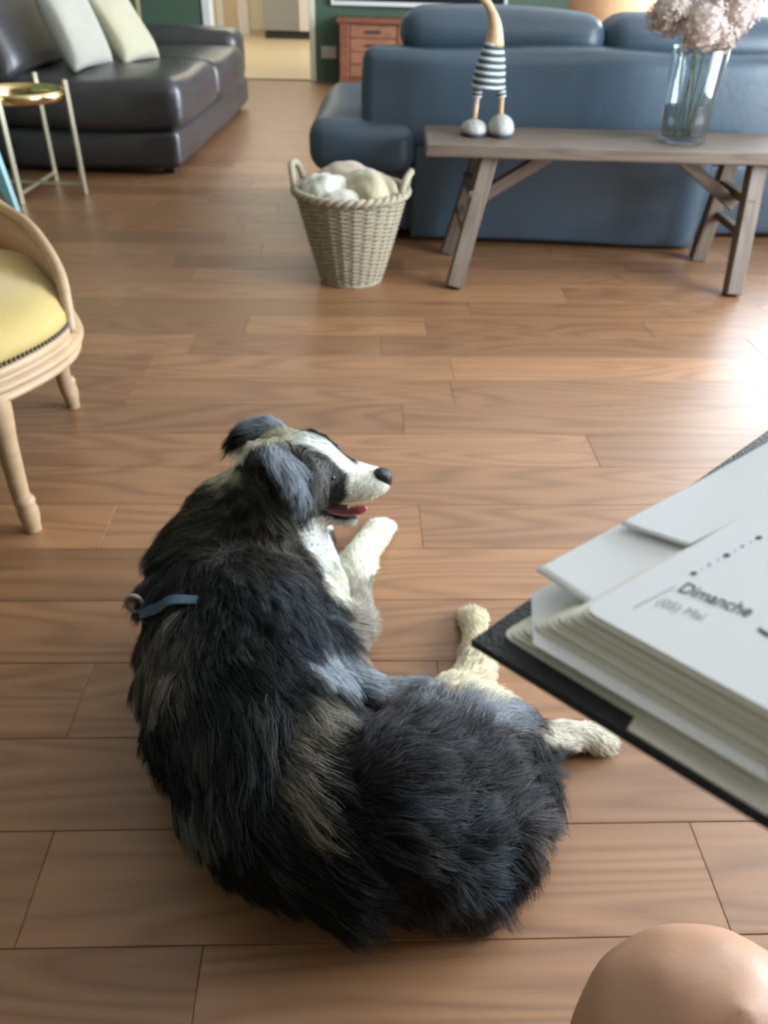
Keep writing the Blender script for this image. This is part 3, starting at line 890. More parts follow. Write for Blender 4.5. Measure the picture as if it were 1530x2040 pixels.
# nailheads along the seam, one mesh per nail, on the arc in view
nb = bmesh.new(); bmesh.ops.create_icosphere(nb, subdivisions=1, radius=0.0052)
nme = bpy.data.meshes.new('nail'); nb.to_mesh(nme); nb.free(); nme.materials.append(M['nail'])
seg, acc = [], 0.0
n = len(PL)
for j in range(n):
    a, b = np.array(PL[j]), np.array(PL[(j + 1) % n])
    L = np.linalg.norm(b - a); s = 0.0
    while acc + s <= L:
        p = a + (b - a) * (acc + s) / L; seg.append(p); s += 0.0115
    acc = acc + s - L
for p in seg:
    w = p + o_[:2]
    if w[0] > -1.0:
        d = p - PC; d = d / np.linalg.norm(d)
        obj('nail', nme, None, ac, (p[0] - d[0] * 0.006, p[1] - d[1] * 0.006, 0.383))
def cabriole(foot, top, out):
    f, t = Vector(foot) - Vector(o_), Vector(top) - Vector(o_)
    o3 = Vector((*out, 0)).normalized()
    k = [t + Vector((0, 0, 0.0)), t.lerp(f, 0.15) + o3 * 0.010, t.lerp(f, 0.45) + o3 * 0.002, t.lerp(f, 0.75) - o3 * 0.006, t.lerp(f, 0.93) + o3 * 0.0, f]
    pts = spline(k, 5)
    m_ = len(pts)
    rr = []
    for i in range(m_):
        u = i / (m_ - 1)
        rr.append(0.038 - 0.016 * min(1, u / 0.3) - 0.004 * min(1, max(0, u - 0.3) / 0.4))
    lg = tube('leg', pts, rr, M['chairwood'], ac, 12)
    q = f + Vector((0, 0, 0.0))
    lathe('carved_foot', [(0, 0.0), (0.016, 0.0), (0.018, 0.014), (0.022, 0.036), (0.022, 0.055), (0.019, 0.068), (0.022, 0.078), (0.018, 0.088), (0, 0.09)], M['chairwood'], lg, 12, loc=q)
    return lg
cabriole((-0.772, 1.360, 0), (-0.788, 1.375, 0.325), (1, -0.6))
cabriole((-0.878, 1.93, 0), (-0.862, 1.865, 0.33), (0.6, 1))
cabriole((-1.29, 1.36, 0), (-1.26, 1.385, 0.33), (-1, -0.6))
cabriole((-1.22, 1.97, 0), (-1.20, 1.88, 0.33), (-0.5, 1))
rail_pts = [(-0.695, 1.60, 0.36), (-0.702, 1.625, 0.415), (-0.722, 1.672, 0.462), (-0.768, 1.74, 0.497), (-0.84, 1.83, 0.525), (-0.94, 1.925, 0.54), (-1.05, 1.99, 0.60), (-1.17, 2.00, 0.72), (-1.28, 1.92, 0.83), (-1.35, 1.72, 0.88)]
tube('arm_rail', spline([np.array(p) - o_ for p in rail_pts], 5), 0.0135, M['chairwood'], ac, 10)
rp2 = [(-1.35, 1.72, 0.88), (-1.36, 1.55, 0.83), (-1.32, 1.38, 0.70), (-1.24, 1.29, 0.56), (-1.12, 1.265, 0.48), (-1.00, 1.27, 0.42), (-0.97, 1.285, 0.375)]
tube('arm_rail', spline([np.array(p) - o_ for p in rp2], 5), 0.0135, M['chairwood'], ac, 10)
# upholstered/wood inner panel between rail and seat frame
def apron(pts, name='back_panel'):
    P3 = spline([np.array(p) - o_ for p in pts], 5)
    bm = bmesh.new(); prev = None
    for p in P3:
        c = np.array([PC[0], PC[1]]); d = p[:2] - c; d = d / np.linalg.norm(d)
        ring = [bm.verts.new((p[0] + d[0] * s, p[1] + d[1] * s, z)) for s, z in ((-0.006, p[2]), (0.006, p[2]), (0.0, 0.36), (-0.014, 0.36))]
        if prev:
            for j in range(4):
                bm.faces.new((prev[j], prev[(j + 1) % 4], ring[(j + 1) % 4], ring[j]))
        prev = ring
    return from_bm(name, bm, M['chairwood'], ac, smooth=True)
apron(rail_pts[1:]); apron(rp2[:-1])

# ------------------------------------------------------------------ the dog
dog = thing('dog', 'blue merle long-haired shepherd dog lying curled on the wooden floor', 'dog', at_z(560, 1500, 0))
DO = np.array(dog.location)
def Z(px, py, z): return at_z(px, py, z)
YH = float(at_z(575, 945, 0.36)[1])                 # head midplane
def Hd(px, py, dy=0.0): return at_y(px, py, YH + dy)

torso = [(Z(520, 1005, 0.315), 0.078), (Z(485, 1060, 0.255), 0.098), (Z(462, 1150, 0.185), 0.130), (Z(464, 1270, 0.155), 0.147),
         (Z(494, 1420, 0.148), 0.146), (Z(575, 1560, 0.140), 0.134), (Z(715, 1640, 0.128), 0.117), (Z(850, 1652, 0.112), 0.098)]
rump = [(Z(850, 1652, 0.112), 0.098), (Z(930, 1680, 0.085), 0.070), (Z(975, 1715, 0.06), 0.042)]
belly = [(Z(600, 1330, 0.10), 0.095), (Z(670, 1430, 0.09), 0.085), (Z(750, 1450, 0.085), 0.078), (Z(840, 1470, 0.09), 0.08)]
thigh = [(Z(790, 1600, 0.165), 0.105), (Z(890, 1510, 0.145), 0.096), (Z(980, 1480, 0.105), 0.074), (Z(1000, 1560, 0.085), 0.070)]
haunch = [(Z(850, 1640, 0.13), 0.10), (Z(960, 1620, 0.09), 0.078), (Z(1010, 1600, 0.08), 0.06)]
hind_top = [(Z(990, 1500, 0.085), 0.062), (Z(1050, 1490, 0.060), 0.042), (Z(1095, 1478, 0.045), 0.028), (Z(1140, 1466, 0.032), 0.023), (Z(1185, 1467, 0.024), 0.021)]
hind_low = [(Z(880, 1450, 0.06), 0.055), (Z(930, 1375, 0.045), 0.040), (Z(955, 1325, 0.036), 0.031), (Z(950, 1268, 0.030), 0.024), (Z(943, 1236, 0.026), 0.022)]
neck_chest = [(Z(570, 1080, 0.23), 0.075), (Z(590, 1120, 0.16), 0.072), (Z(600, 1170, 0.11), 0.075)]
foreleg = [(Z(560, 1200, 0.15), 0.085), (Z(640, 1240, 0.095), 0.058), (Z(692, 1250, 0.058), 0.044), (Z(700, 1190, 0.050), 0.038), (Z(705, 1130, 0.044), 0.035), (Z(728, 1090, 0.038), 0.031), (Z(752, 1062, 0.034), 0.032)]
foreleg2 = [(Z(560, 1150, 0.12), 0.06), (Z(610, 1140, 0.06), 0.040), (Z(640, 1085, 0.036), 0.027), (Z(640, 1030, 0.03), 0.026)]
skull = [(Z(520, 1005, 0.315), 0.070), (Hd(545, 955), 0.064), (Hd(575, 938), 0.066), (Hd(615, 932), 0.060)]
muzzle = [(Hd(615, 938), 0.056), (Hd(655, 948), 0.045), (Hd(690, 958), 0.0375), (Hd(725, 961), 0.031), (Hd(752, 958), 0.0235)]
jaw = [(Hd(600, 1000), 0.036), (Hd(640, 1022), 0.018), (Hd(675, 1033), 0.013), (Hd(708, 1036), 0.0095)]
cheek = [(Hd(605, 975, -0.025), 0.036), (Hd(640, 980, -0.012), 0.03)]
blobs = []
for c_ in (torso, rump, belly, thigh, haunch, hind_top, hind_low, neck_chest, foreleg, foreleg2, skull, muzzle, jaw, cheek):
    blobs += chain(c_, 0.3)
# toes on the paws in view
def toes(tip, fwd_, r=0.0115, spread=0.013):
    f = np.array(fwd_, float); f[2] = 0; f /= np.linalg.norm(f)
    s = np.array([-f[1], f[0], 0])
    for i, q in enumerate((-1.5, -0.5, 0.5, 1.5)):
        b = np.array(tip) + s * spread * q + f * (0.012 if abs(q) < 1 else 0.002)
        b[2] = r + 0.002
        blobs.extend(chain([(b - f * 0.02 + np.array([0, 0, 0.006]), r), (b + f * 0.006, r * 0.95)], 0.4))
toes(Z(764, 1045, 0.02), Z(764, 1045, 0) - Z(720, 1110, 0))
toes(Z(942, 1222, 0.02), Z(942, 1222, 0) - Z(952, 1290, 0))
toes(Z(1200, 1466, 0.02), Z(1200, 1466, 0) - Z(1130, 1468, 0))
toes(Z(640, 1018, 0.02), (0, 1, 0))
# ears: near one folds over towards the viewer, far one stands off behind
near_ear = [(Hd(520, 905, -0.030), 0.022), (Hd(538, 912, -0.060), 0.025), (Hd(566, 938, -0.075), 0.023), (Hd(585, 975, -0.078), 0.015)]
far_ear = [(Hd(560, 880, 0.035), 0.022), (Hd(535, 858, 0.065), 0.022), (Hd(500, 862, 0.085), 0.020), (Hd(470, 882, 0.09), 0.014)]
for c_ in (near_ear, far_ear):
    blobs += chain(c_, 0.3)
zmin = 0.004
blobs = [(np.array([c[0], c[1], max(c[2], zmin + r * 0.82)]), r) for c, r in blobs]
blobs = [(c - DO, r) for c, r in blobs]
body = remeshed('body', blobs, 0.0065, 6, M['hide'], dog)
me = body.data
nv = len(me.vertices)
VC = np.empty(nv * 3); me.vertices.foreach_get('co', VC); VC = VC.reshape(-1, 3)
VC[:, 2] = np.maximum(VC[:, 2], 0.002)
me.vertices.foreach_set('co', VC.ravel()); me.update()

class Noise3:
    def __init__(s, seed, freq, n=14):
        g = np.random.default_rng(seed)
        k = g.normal(size=(n, 3)); s.k = k / np.linalg.norm(k, axis=1)[:, None] * freq * g.uniform(0.5, 1.6, (n, 1)); s.p = g.uniform(0, 6.28, n)
    def __call__(s, p):
        return np.sin(p @ s.k.T + s.p).sum(1) / sqrt(len(s.p) / 2)      # about unit variance
N_merle, N_fine, N_a, N_b, N_c = Noise3(1, 55), Noise3(2, 160), Noise3(3, 22), Noise3(4, 22), Noise3(5, 70)

def srgb(r, g, b):
    c = np.array([r, g, b]) / 255.0
    return np.where(c <= 0.04045, c / 12.92, ((c + 0.055) / 1.055) ** 2.4)
# coat markings: strokes on the coat (points of the coat seen at these places), half width, colour, softness
COAT = [
    ([(440, 1010), (520, 1040), (600, 1060)], 70, (108, 103, 94), 0.9, .62),
    ([(340, 1040), (420, 1070)], 45, (104, 100, 92), 0.9, .6),
    ([(285, 1290), (300, 1360), (330, 1250)], 50, (116, 110, 100), 0.9, .62),
    ([(560, 1170), (610, 1220), (640, 1270)], 42, (86, 98, 112), 0.9, .45),
    ([(600, 1290), (560, 1350)], 34, (70, 82, 96), 0.9, .4),
    ([(380, 1420), (420, 1480)], 26, (80, 80, 80), 0.9, .4),
    ([(520, 1400), (560, 1420)], 26, (86, 88, 92), 0.9, .45),
    ([(640, 1430), (600, 1500), (570, 1560)], 38, (168, 160, 146), 0.7, .85),
    ([(560, 1560), (600, 1620), (605, 1645)], 28, (150, 138, 120), 0.7, .7),
    ([(380, 1580), (405, 1650)], 15, (150, 146, 140), 0.8, .75),
    ([(645, 1318), (690, 1345), (760, 1368)], 30, (176, 184, 192), 0.6, .9),
    ([(760, 1368), (860, 1385), (960, 1402), (1010, 1425)], 32, (168, 172, 178), 0.6, .92),
    ([(760, 1450), (900, 1460), (1000, 1480), (1060, 1560)], 85, (72, 70, 78), 0.9, .6),
    ([(840, 1600), (930, 1640)], 40, (80, 88, 104), 0.9, .4),
    ([(900, 1770), (960, 1740), (1000, 1780)], 34, (74, 92, 112), 0.9, .5),
    ([(1060, 1620), (1080, 1660)], 40, (90, 88, 92), 0.9, .5),
    # head
    ([(600, 930), (640, 960), (600, 1000)], 56, (112, 112, 110), 0.8, .6),
    ([(655, 985), (690, 965), (675, 935)], 16, (92, 84, 70), 0.7, .8),
    ([(535, 905), (560, 925), (575, 950)], 22, (176, 184, 194), 0.6, .92),
    ([(615, 905), (635, 925)], 18, (140, 140, 138), 0.6, .6),
    ([(600, 900), (560, 890)], 14, (120, 112, 100), 0.6, .7),
    ([(500, 842), (545, 832), (590, 838)], 20, (176, 186, 196), 0.5, .9),
    ([(455, 870), (455, 910)], 16, (40, 42, 46), 0.5, .95),
    ([(428, 962), (450, 918), (490, 884), (550, 866), (610, 868)], 13, (214, 208, 186), 0.35, .97),
    ([(430, 985), (455, 950)], 20, (190, 184, 160), 0.5, .85),
    ([(610, 870), (655, 886), (705, 917)], 11, (234, 234, 226), 0.3, .99),
    ([(738, 945), (762, 950)], 44, (240, 236, 222), 0.22, 1.0),
    ([(716, 985), (738, 985)], 24, (232, 224, 196), 0.3, 1.0),
    ([(640, 1040), (690, 1048), (720, 1042)], 13, (226, 214, 200), 0.4, .95),
    # chest, legs
    ([(628, 1058), (640, 1095), (640, 1130)], 22, (232, 232, 226), 0.4, .97),
    ([(680, 1150), (705, 1115), (740, 1080), (770, 1050)], 46, (240, 238, 218), 0.3, 1.0),
    ([(706, 1195), (715, 1240), (720, 1285)], 36, (176, 166, 152), 0.5, .92),
    ([(940, 1225), (955, 1300), (965, 1360), (900, 1350)], 44, (226, 214, 184), 0.4, .97),
    ([(1105, 1440), (1150, 1460), (1215, 1470)], 38, (222, 214, 196), 0.35, .97),
    ([(1085, 1500), (1060, 1490)], 24, (44, 46, 52), 0.5, .95),
]
def coat_colour(pw):
    """base black-blue merle coat with its markings; pw = world positions on the coat"""
    mer = N_merle(pw) * 0.6 + N_fine(pw) * 0.5
    base = srgb(27, 28, 31)[None, :] * np.ones((len(pw), 1))
    g = np.clip((mer - 0.95) / 1.2, 0, 1)[:, None]
    col = base * (1 - g) + srgb(84, 84, 86) * g
    px, py, _ = project(pw)
    q = np.stack([px, py], 1) + np.stack([N_a(pw), N_b(pw)], 1) * 7
    for pts, hw, c, soft_, strength in COAT:
        d = np.full(len(pw), 1e9)
        for a, b in zip(pts, pts[1:]):
            a, b = np.array(a, float), np.array(b, float)
            t = np.clip(((q - a) @ (b - a)) / ((b - a) @ (b - a)), 0, 1)
            d = np.minimum(d, np.linalg.norm(q - (a + t[:, None] * (b - a)), axis=1))
        w = 1 - np.clip((d - hw * (1 - soft_ * 0.5)) / (hw * soft_), 0, 1)
        if strength < 0.9:
            w = w * np.clip(0.75 + 0.45 * mer, 0.1, 1.25)
        w = np.clip(w * strength, 0, 1)[:, None]
        col = col * (1 - w) + srgb(*c) * w
    return col

VW = VC + DO
ca = me.color_attributes.new('col', 'FLOAT_COLOR', 'POINT')
cc = np.ones((nv, 4)); cc[:, :3] = coat_colour(VW) * 0.9
ca.data.foreach_set('color', cc.ravel())

# fur: strands rooted on the hide, laid along the growth direction of the nearest bone
BONES = []        # (p0, p1, len0, len1)
def bones(c_, l0, l1, rev=False):
    pts = [p for p, _ in c_]
    if rev: pts = pts[::-1]
    for i, (a, b) in enumerate(zip(pts, pts[1:])):
        u0, u1 = i / (len(pts) - 1), (i + 1) / (len(pts) - 1)
        BONES.append((np.array(a), np.array(b), l0 + (l1 - l0) * u0, l0 + (l1 - l0) * u1))
bones(muzzle, 0.007, 0.005, True); BONES[-1:] = BONES[-1:]
bones(skull, 0.030, 0.013, True); bones(jaw, 0.012, 0.006, True)
bones(torso, 0.046, 0.048); bones(rump, 0.055, 0.065); bones(belly, 0.045, 0.045); bones(thigh, 0.038, 0.045); bones(haunch, 0.05, 0.055)
bones(hind_top, 0.03, 0.014); bones(hind_low, 0.036, 0.018); bones(neck_chest, 0.042, 0.045); bones(foreleg, 0.045, 0.012); bones(foreleg2, 0.03, 0.009)
bones(near_ear, 0.024, 0.040); bones(far_ear, 0.022, 0.034)

me.calc_loop_triangles()
tri = np.array([t.vertices[:] for t in me.loop_triangles])
A_, B_, C_ = VW[tri[:, 0]], VW[tri[:, 1]], VW[tri[:, 2]]
nrm_ = np.cross(B_ - A_, C_ - A_); area = np.linalg.norm(nrm_, axis=1) / 2
NST = 120000
pick = RNG.choice(len(tri), NST, p=area / area.sum())
r1, r2 = np.sqrt(RNG.random(NST)), RNG.random(NST)
root = A_[pick] * (1 - r1)[:, None] + B_[pick] * (r1 * (1 - r2))[:, None] + C_[pick] * (r1 * r2)[:, None]
nn = nrm_[pick] / (2 * area[pick])[:, None]
best = np.full(NST, 1e9); flow = np.zeros((NST, 3)); flen = np.zeros(NST)
for a, b, l0, l1 in BONES:
    d = b - a; L2 = d @ d
    t = np.clip(((root - a) @ d) / L2, 0, 1)
    dist = np.linalg.norm(root - (a + t[:, None] * d), axis=1)
    m_ = dist < best
    best[m_] = dist[m_]; flow[m_] = d / sqrt(L2); flen[m_] = (l0 + (l1 - l0) * t)[m_]
# keep: not under the belly on the floor, not on the nose, harness area short
rp = np.stack(project(root), 1)
keep = root[:, 2] > 0.006
for (cx, cy, rr_) in ((766, 953, 17), (660, 952, 6)):
    keep &= ~((rp[:, 0] - cx) ** 2 + (rp[:, 1] - cy) ** 2 < rr_ ** 2)
mouth_zone = (rp[:, 0] > 630) & (rp[:, 0] < 735) & (rp[:, 1] > 1003) & (rp[:, 1] < 1030) & (root[:, 2] > 0.2)
flen[mouth_zone] = 0.004
hz = ((rp[:, 0] - 285) ** 2 / 52 ** 2 + (rp[:, 1] - 1222) ** 2 / 34 ** 2) < 1
flen[hz] = 0.012
# feathering behind the foreleg
ft = (rp[:, 0] > 700) & (rp[:, 0] < 770) & (rp[:, 1] > 1130) & (rp[:, 1] < 1310) & (root[:, 2] < 0.09)
flen[ft] = np.maximum(flen[ft], 0.030)
root, nn, flow, flen = root[keep], nn[keep], flow[keep], flen[keep]
NST = len(root)
jit = np.stack([N_a(root * 1.0), N_b(root * 1.0), N_c(root * 0.5)], 1)
tdir = flow + 0.28 * jit + RNG.normal(0, 0.10, (NST, 3)) + np.array([0, 0, -0.35])
tdir -= nn * np.sum(tdir * nn, 1)[:, None]
tdir /= np.maximum(np.linalg.norm(tdir, axis=1)[:, None], 1e-6)
flen = flen * RNG.uniform(0.65, 1.15, NST) * (1 + 0.18 * np.clip(N_c(root), -1.5, 1.5))
lift = 0.42 + 0.12 * N_merle(root) + RNG.normal(0, 0.08, NST)
lift = np.clip(lift, 0.12, 0.8)
NP_ = 6
S = np.linspace(0, 1, NP_)
pts = root[:, None, :] + flen[:, None, None] * (tdir[:, None, :] * (S ** 1.15)[None, :, None] + nn[:, None, :] * (lift[:, None] * (S * (1.25 - 0.55 * S))[None, :])[:, :, None])
pts[:, :, 2] -= (flen[:, None] * 0.16) * (S ** 2)[None, :]
# locks: tips gather towards the nearest guide strand
NG = 5200
gi = RNG.choice(NST, NG, replace=False)
kd = kdtree.KDTree(NG)
for i, g in enumerate(gi):
    kd.insert(root[g], i)
kd.balance()
near = np.array([kd.find(p)[1] for p in root])
gpts = pts[gi][near]
w_ = (0.5 * S ** 1.3)[None, :, None] * np.clip(flen / 0.03, 0.15, 1)[:, None, None]
pts = pts * (1 - w_) + gpts * w_
wav = 0.0016 * np.clip(flen / 0.04, 0, 1)
pts += (wav[:, None] * np.sin(S[None, :] * 7 + (near * 1.7)[:, None]))[:, :, None] * np.cross(nn, tdir)[:, None, :]
pts[:, :, 2] = np.maximum(pts[:, :, 2], 0.0025)
hc = bpy.data.hair_curves.new('fur')
hc.add_curves([NP_] * NST)
hc.points.foreach_set('position', (pts - DO).astype(np.float32).ravel())
rad_ = np.tile(np.linspace(0.0005, 0.00012, NP_), NST).astype(np.float32)
ra = hc.attributes.get('radius') or hc.attributes.new('radius', 'FLOAT', 'POINT')
ra.data.foreach_set('value', rad_)
hcol = np.ones((NST, 4), np.float32)
shade = RNG.uniform(0.75, 1.25, (NST, 1))
speck = RNG.random(NST) < 0.10               # single grey hairs all through the dark coat
speck2 = (RNG.random(NST) < 0.22) & (N_fine(root) > 0.2)
hbase = coat_colour(root)
darkh = hbase.max(1) < 0.16
hbase[(speck | speck2) & darkh] = hbase[(speck | speck2) & darkh] * 1.8 + 0.014
hbase[darkh] *= np.array([1.0, 0.96, 0.86])
hcol[:, :3] = np.clip(hbase * shade, 0, 0.95)
at_ = hc.attributes.new('col', 'FLOAT_COLOR', 'CURVE')
at_.data.foreach_set('color', hcol.ravel())
fur = bpy.data.objects.new('fur', hc); COL.objects.link(fur); hc.materials.append(M['fur']); fur.parent = dog
fur['kind'] = 'stuff'

def dpart(name, nodes, m, parent=dog, voxel=0.002, sm=4, org=None):
    o0 = DO
    return remeshed(name, [(np.asarray(c) - o0, r) for c, r in chain(nodes, 0.3)], voxel, sm, m, parent)
nose = dpart('nose', [(Hd(757, 946, -0.006), 0.0125), (Hd(766, 949, -0.004), 0.0135), (Hd(768, 957, 0.0), 0.012)], M['nose'])
nose['label'] = 'black wet nose'
tg = dpart('tongue', [(Hd(655, 1015, -0.004), 0.008), (Hd(690, 1020, -0.005), 0.0085), (Hd(716, 1016, -0.006), 0.0085), (Hd(726, 1013, -0.006), 0.006)], M['tongue'])
tg['label'] = 'pink tongue'
dpart('gum', [(Hd(632, 1006, -0.018), 0.0085), (Hd(660, 1010, -0.017), 0.0075), (Hd(690, 1012, -0.012), 0.006)], M['mouth'])
ey = dpart('eye', [(Hd(660, 952, -0.036), 0.0065), (Hd(661, 952, -0.036), 0.0065)], M['eye'], voxel=0.0015, sm=2)
dpart('eye', [(Hd(668, 893, 0.038), 0.0075), (Hd(669, 893, 0.038), 0.0075)], M['eye'], voxel=0.0015, sm=2)
# harness: webbing over the withers with a ring
from mathutils.bvhtree import BVHTree
bvh = BVHTree.FromPolygons([tuple(v) for v in VW], [tuple(int(i) for i in t) for t in tri])
def on_coat(px, py, lift_):
    d = Vector(ray(px, py)).normalized()
    loc, nr, _, _ = bvh.ray_cast(Vector(EYE), d)
    if loc is None:
        loc, nr, _, _ = bvh.find_nearest(Vector(at_z(px, py, 0.15)))
    return np.array(loc) + np.array(nr) * lift_, np.array(nr)
def strap(name, pix, width, m, parent):
    bm = bmesh.new(); prev = None
    P3 = [on_coat(px, py, 0.019 - 0.014 * (i in (0, len(pix) - 1))) for i, (px, py) in enumerate(pix)]
    ps = spline([p for p, _ in P3], 6); ns = spline([q for _, q in P3], 6)
    for i, (p, q) in enumerate(zip(ps, ns)):
        t = ps[min(i + 1, len(ps) - 1)] - ps[max(i - 1, 0)]; t = t / np.linalg.norm(t)
        q = q / np.linalg.norm(q); s = np.cross(t, q); s /= np.linalg.norm(s)
        ring = [bm.verts.new(p - DO + s * a * width / 2 + q * b) for a, b in ((-1, 0), (1, 0), (1, 0.003), (-1, 0.003))]
        if prev:
            for j in range(4):
                bm.faces.new((prev[j], prev[(j + 1) % 4], ring[(j + 1) % 4], ring[j]))
        else:
            bm.faces.new(ring)
        prev = ring
    bm.faces.new(prev[::-1])
    return from_bm(name, bm, m, parent, smooth=False)
har = strap('harness_strap', [(300, 1247), (304, 1238), (314, 1229), (336, 1219), (362, 1210), (396, 1202)], 0.017, M['strap'], dog)
har['label'] = 'blue webbing harness strap'
strap('strap_edge', [(292, 1140), (284, 1165), (278, 1185)], 0.010, M['ring'], har)
p_, q_ = on_coat(300, 1208, 0.018)
p_ = EYE + ray(268, 1203) * project(p_)[2]
bm = bmesh.new()
rp_ = [(0.0125 * cos(2 * pi * j / 20), 0, 0.0165 * sin(2 * pi * j / 20)) for j in range(20)]
bm_tube(bm, rp_, 0.0034, 8, closed=True)
bmesh.ops.transform(bm, matrix=Matrix.Translation(p_ - DO), verts=bm.verts)
from_bm('ring', bm, M['ring'], har, smooth=True)

# ------------------------------------------------------------------ the person holding the camera: knee in view
knee = EYE + ray(1408, 2140) * 0.435
kx, ky, kz = knee
def pn(*a): return np.array(a, float)
legA = [(pn(0.14, -0.40, 0.56), 0.115), (pn(0.15, -0.10, 0.565), 0.092), (knee + pn(0.0, -0.03, -0.006), 0.081), (knee, 0.079)]
shinA = [(knee + pn(0.0, -0.005, -0.015), 0.072), (knee + pn(0.01, -0.03, -0.16), 0.056), (knee + pn(0.015, -0.05, -0.33), 0.042), (pn(kx + 0.02, ky - 0.06, 0.085), 0.036)]
footA = [(pn(kx + 0.02, ky - 0.06, 0.07), 0.038), (pn(kx + 0.03, ky - 0.01, 0.045), 0.036), (pn(kx + 0.045, ky + 0.04, 0.03), 0.028)]
legB = [(pn(0.34, -0.42, 0.56), 0.115), (pn(0.46, -0.15, 0.56), 0.092), (pn(0.56, 0.08, 0.55), 0.075)]
shinB = [(pn(0.56, 0.08, 0.54), 0.07), (pn(0.57, 0.03, 0.37), 0.055), (pn(0.58, 0.0, 0.09), 0.036)]
footB = [(pn(0.58, 0.0, 0.07), 0.038), (pn(0.62, 0.10, 0.035), 0.032)]
trunk = [(pn(0.24, -0.46, 0.60), 0.15), (pn(0.23, -0.50, 0.80), 0.135), (pn(0.21, -0.48, 1.02), 0.15), (pn(0.19, -0.46, 1.12), 0.125), (pn(0.17, -0.42, 1.22), 0.062), (pn(0.14, -0.37, 1.28), 0.06)]
shoulders = [(pn(0.02, -0.44, 1.12), 0.065), (pn(0.37, -0.46, 1.12), 0.065)]
headp = [(pn(0.13, -0.36, 1.33), 0.082), (pn(0.12, -0.35, 1.40), 0.092), (pn(0.11, -0.29, 1.30), 0.05)]
nosep = [(pn(0.10, -0.255, 1.36), 0.014), (pn(0.095, -0.235, 1.335), 0.014)]
# arm and hand under the notebook
NA = EYE + ray(935, 1275) * 0.30
a_, b_ = radians(-5), radians(-8)
NN = np.array([sin(b_), -sin(a_) * cos(b_), cos(a_) * cos(b_)])
def hit(px, py, off=0.0):
    d = ray(px, py)
    return EYE + d * (((NA + NN * off - EYE) @ NN) / (d @ NN))
palm = hit(1500, 1290, 0.0) + NN * -0.030 + pn(0.035, 0.0, 0)
armR = [(pn(0.37, -0.46, 1.12), 0.058), (pn(0.46, -0.38, 0.90), 0.047), (pn(0.49, -0.22, 0.75), 0.042), (pn(0.42, -0.02, 0.765), 0.036), (palm + pn(0.09, -0.08, -0.015), 0.026), (palm, 0.024)]
armL = [(pn(0.02, -0.44, 1.12), 0.058), (pn(-0.12, -0.36, 0.92), 0.046), (pn(-0.10, -0.22, 0.88), 0.038), (pn(-0.03, -0.10, 0.99), 0.026), (pn(-0.02, -0.085, 1.03), 0.026)]
fing = []
fd = (palm - (palm + pn(0.09, -0.08, -0.015))); fd /= np.linalg.norm(fd)
sd = np.cross(NN, fd); sd /= np.linalg.norm(sd)
for q, L in ((-1.5, 0.062), (-0.5, 0.074), (0.5, 0.078), (1.5, 0.070)):
    s0 = palm + sd * q * 0.019 + fd * 0.012
    fing += chain([(s0, 0.0105), (s0 + fd * L * 0.5 + NN * 0.004, 0.009), (s0 + fd * L + NN * 0.010, 0.0075)], 0.35)
tb = palm - sd * 0.03
fing += chain([(tb - fd * 0.02, 0.012), (tb - sd * 0.022 + fd * 0.012, 0.010), (tb - sd * 0.034 + fd * 0.036 + NN * 0.006, 0.0085)], 0.35)
pb = []
for c_ in (legA, shinA, footA, legB, shinB, footB, trunk, shoulders, headp, nosep, armR, armL):
    pb += chain(c_, 0.3)
pb += [(palm + sd * q * 0.016, 0.019) for q in (-1.2, -0.4, 0.4, 1.2)] + fing
for s in (-1, 1):
    pb.append((pn(0.13 + s * 0.088, -0.36, 1.36), np.array([0.012, 0.02, 0.03])))
person = thing('person', 'bare bent knee of a seated person at the bottom corner', 'person', (0.2, -0.2, 0))
PO = np.array(person.location)
pbod = remeshed('body', [(np.asarray(c) - PO, r) for c, r in pb], 0.0075, 8, M['skin'], person)
pm = pbod.data
pv = np.empty(len(pm.vertices) * 3); pm.vertices.foreach_get('co', pv); pv = pv.reshape(-1, 3) + PO
pc = np.ones((len(pv), 4))
pc[:, :3] = srgb(208, 160, 130)
dk_ = np.linalg.norm(pv - (knee + pn(0, 0.05, 0.05)), axis=1)
pc[:, :3] *= (1 - 0.06 * np.exp(-(dk_ / 0.05) ** 2))[:, None]
pc[:, :3] *= (1 + 0.03 * Noise3(9, 60)(pv))[:, None]
sh_ = (pv[:, 1] < -0.16) & (pv[:, 2] > 0.40) & (pv[:, 2] < 1.2) & ~((pv[:, 0] > 0.40) & (pv[:, 2] > 0.66) & (pv[:, 2] < 0.86)) & (pv[:, 0] > -0.05)
pc[sh_, :3] = srgb(60, 66, 74)
hr_ = (pv[:, 2] > 1.40) | ((pv[:, 2] > 1.26) & (pv[:, 1] < -0.40))
pc[hr_, :3] = srgb(60, 44, 34)
pm.color_attributes.new('col', 'FLOAT_COLOR', 'POINT').data.foreach_set('color', np.clip(pc, 0, 1).ravel())

# ------------------------------------------------------------------ notebook and loose papers
u_ = hit(1530, 855) - NA; u_ /= np.linalg.norm(u_)
v_ = hit(1530, 1640) - NA; v_ -= u_ * (v_ @ u_) * 0.5; v_ /= np.linalg.norm(v_)
nbk = thing('notebook', 'open black leather planner stuffed with white pages held over the knee', 'notebook', NA)
def prism(name, poly, off, thick, m, parent, origin, bevel=0.0):
    bm = bmesh.new()
    lo = [bm.verts.new(np.asarray(p) - origin + NN * off) for p in poly]
    hi = [bm.verts.new(np.asarray(p) - origin + NN * (off + thick)) for p in poly]
    n = len(poly)
    bm.faces.new(lo[::-1]); bm.faces.new(hi)
    for i in range(n):
        bm.faces.new((lo[i], lo[(i + 1) % n], hi[(i + 1) % n], hi[i]))
    if bevel:
        bmesh.ops.bevel(bm, geom=[e for e in bm.edges], offset=bevel, segments=2, affect='EDGES')
    return from_bm(name, bm, m, parent)
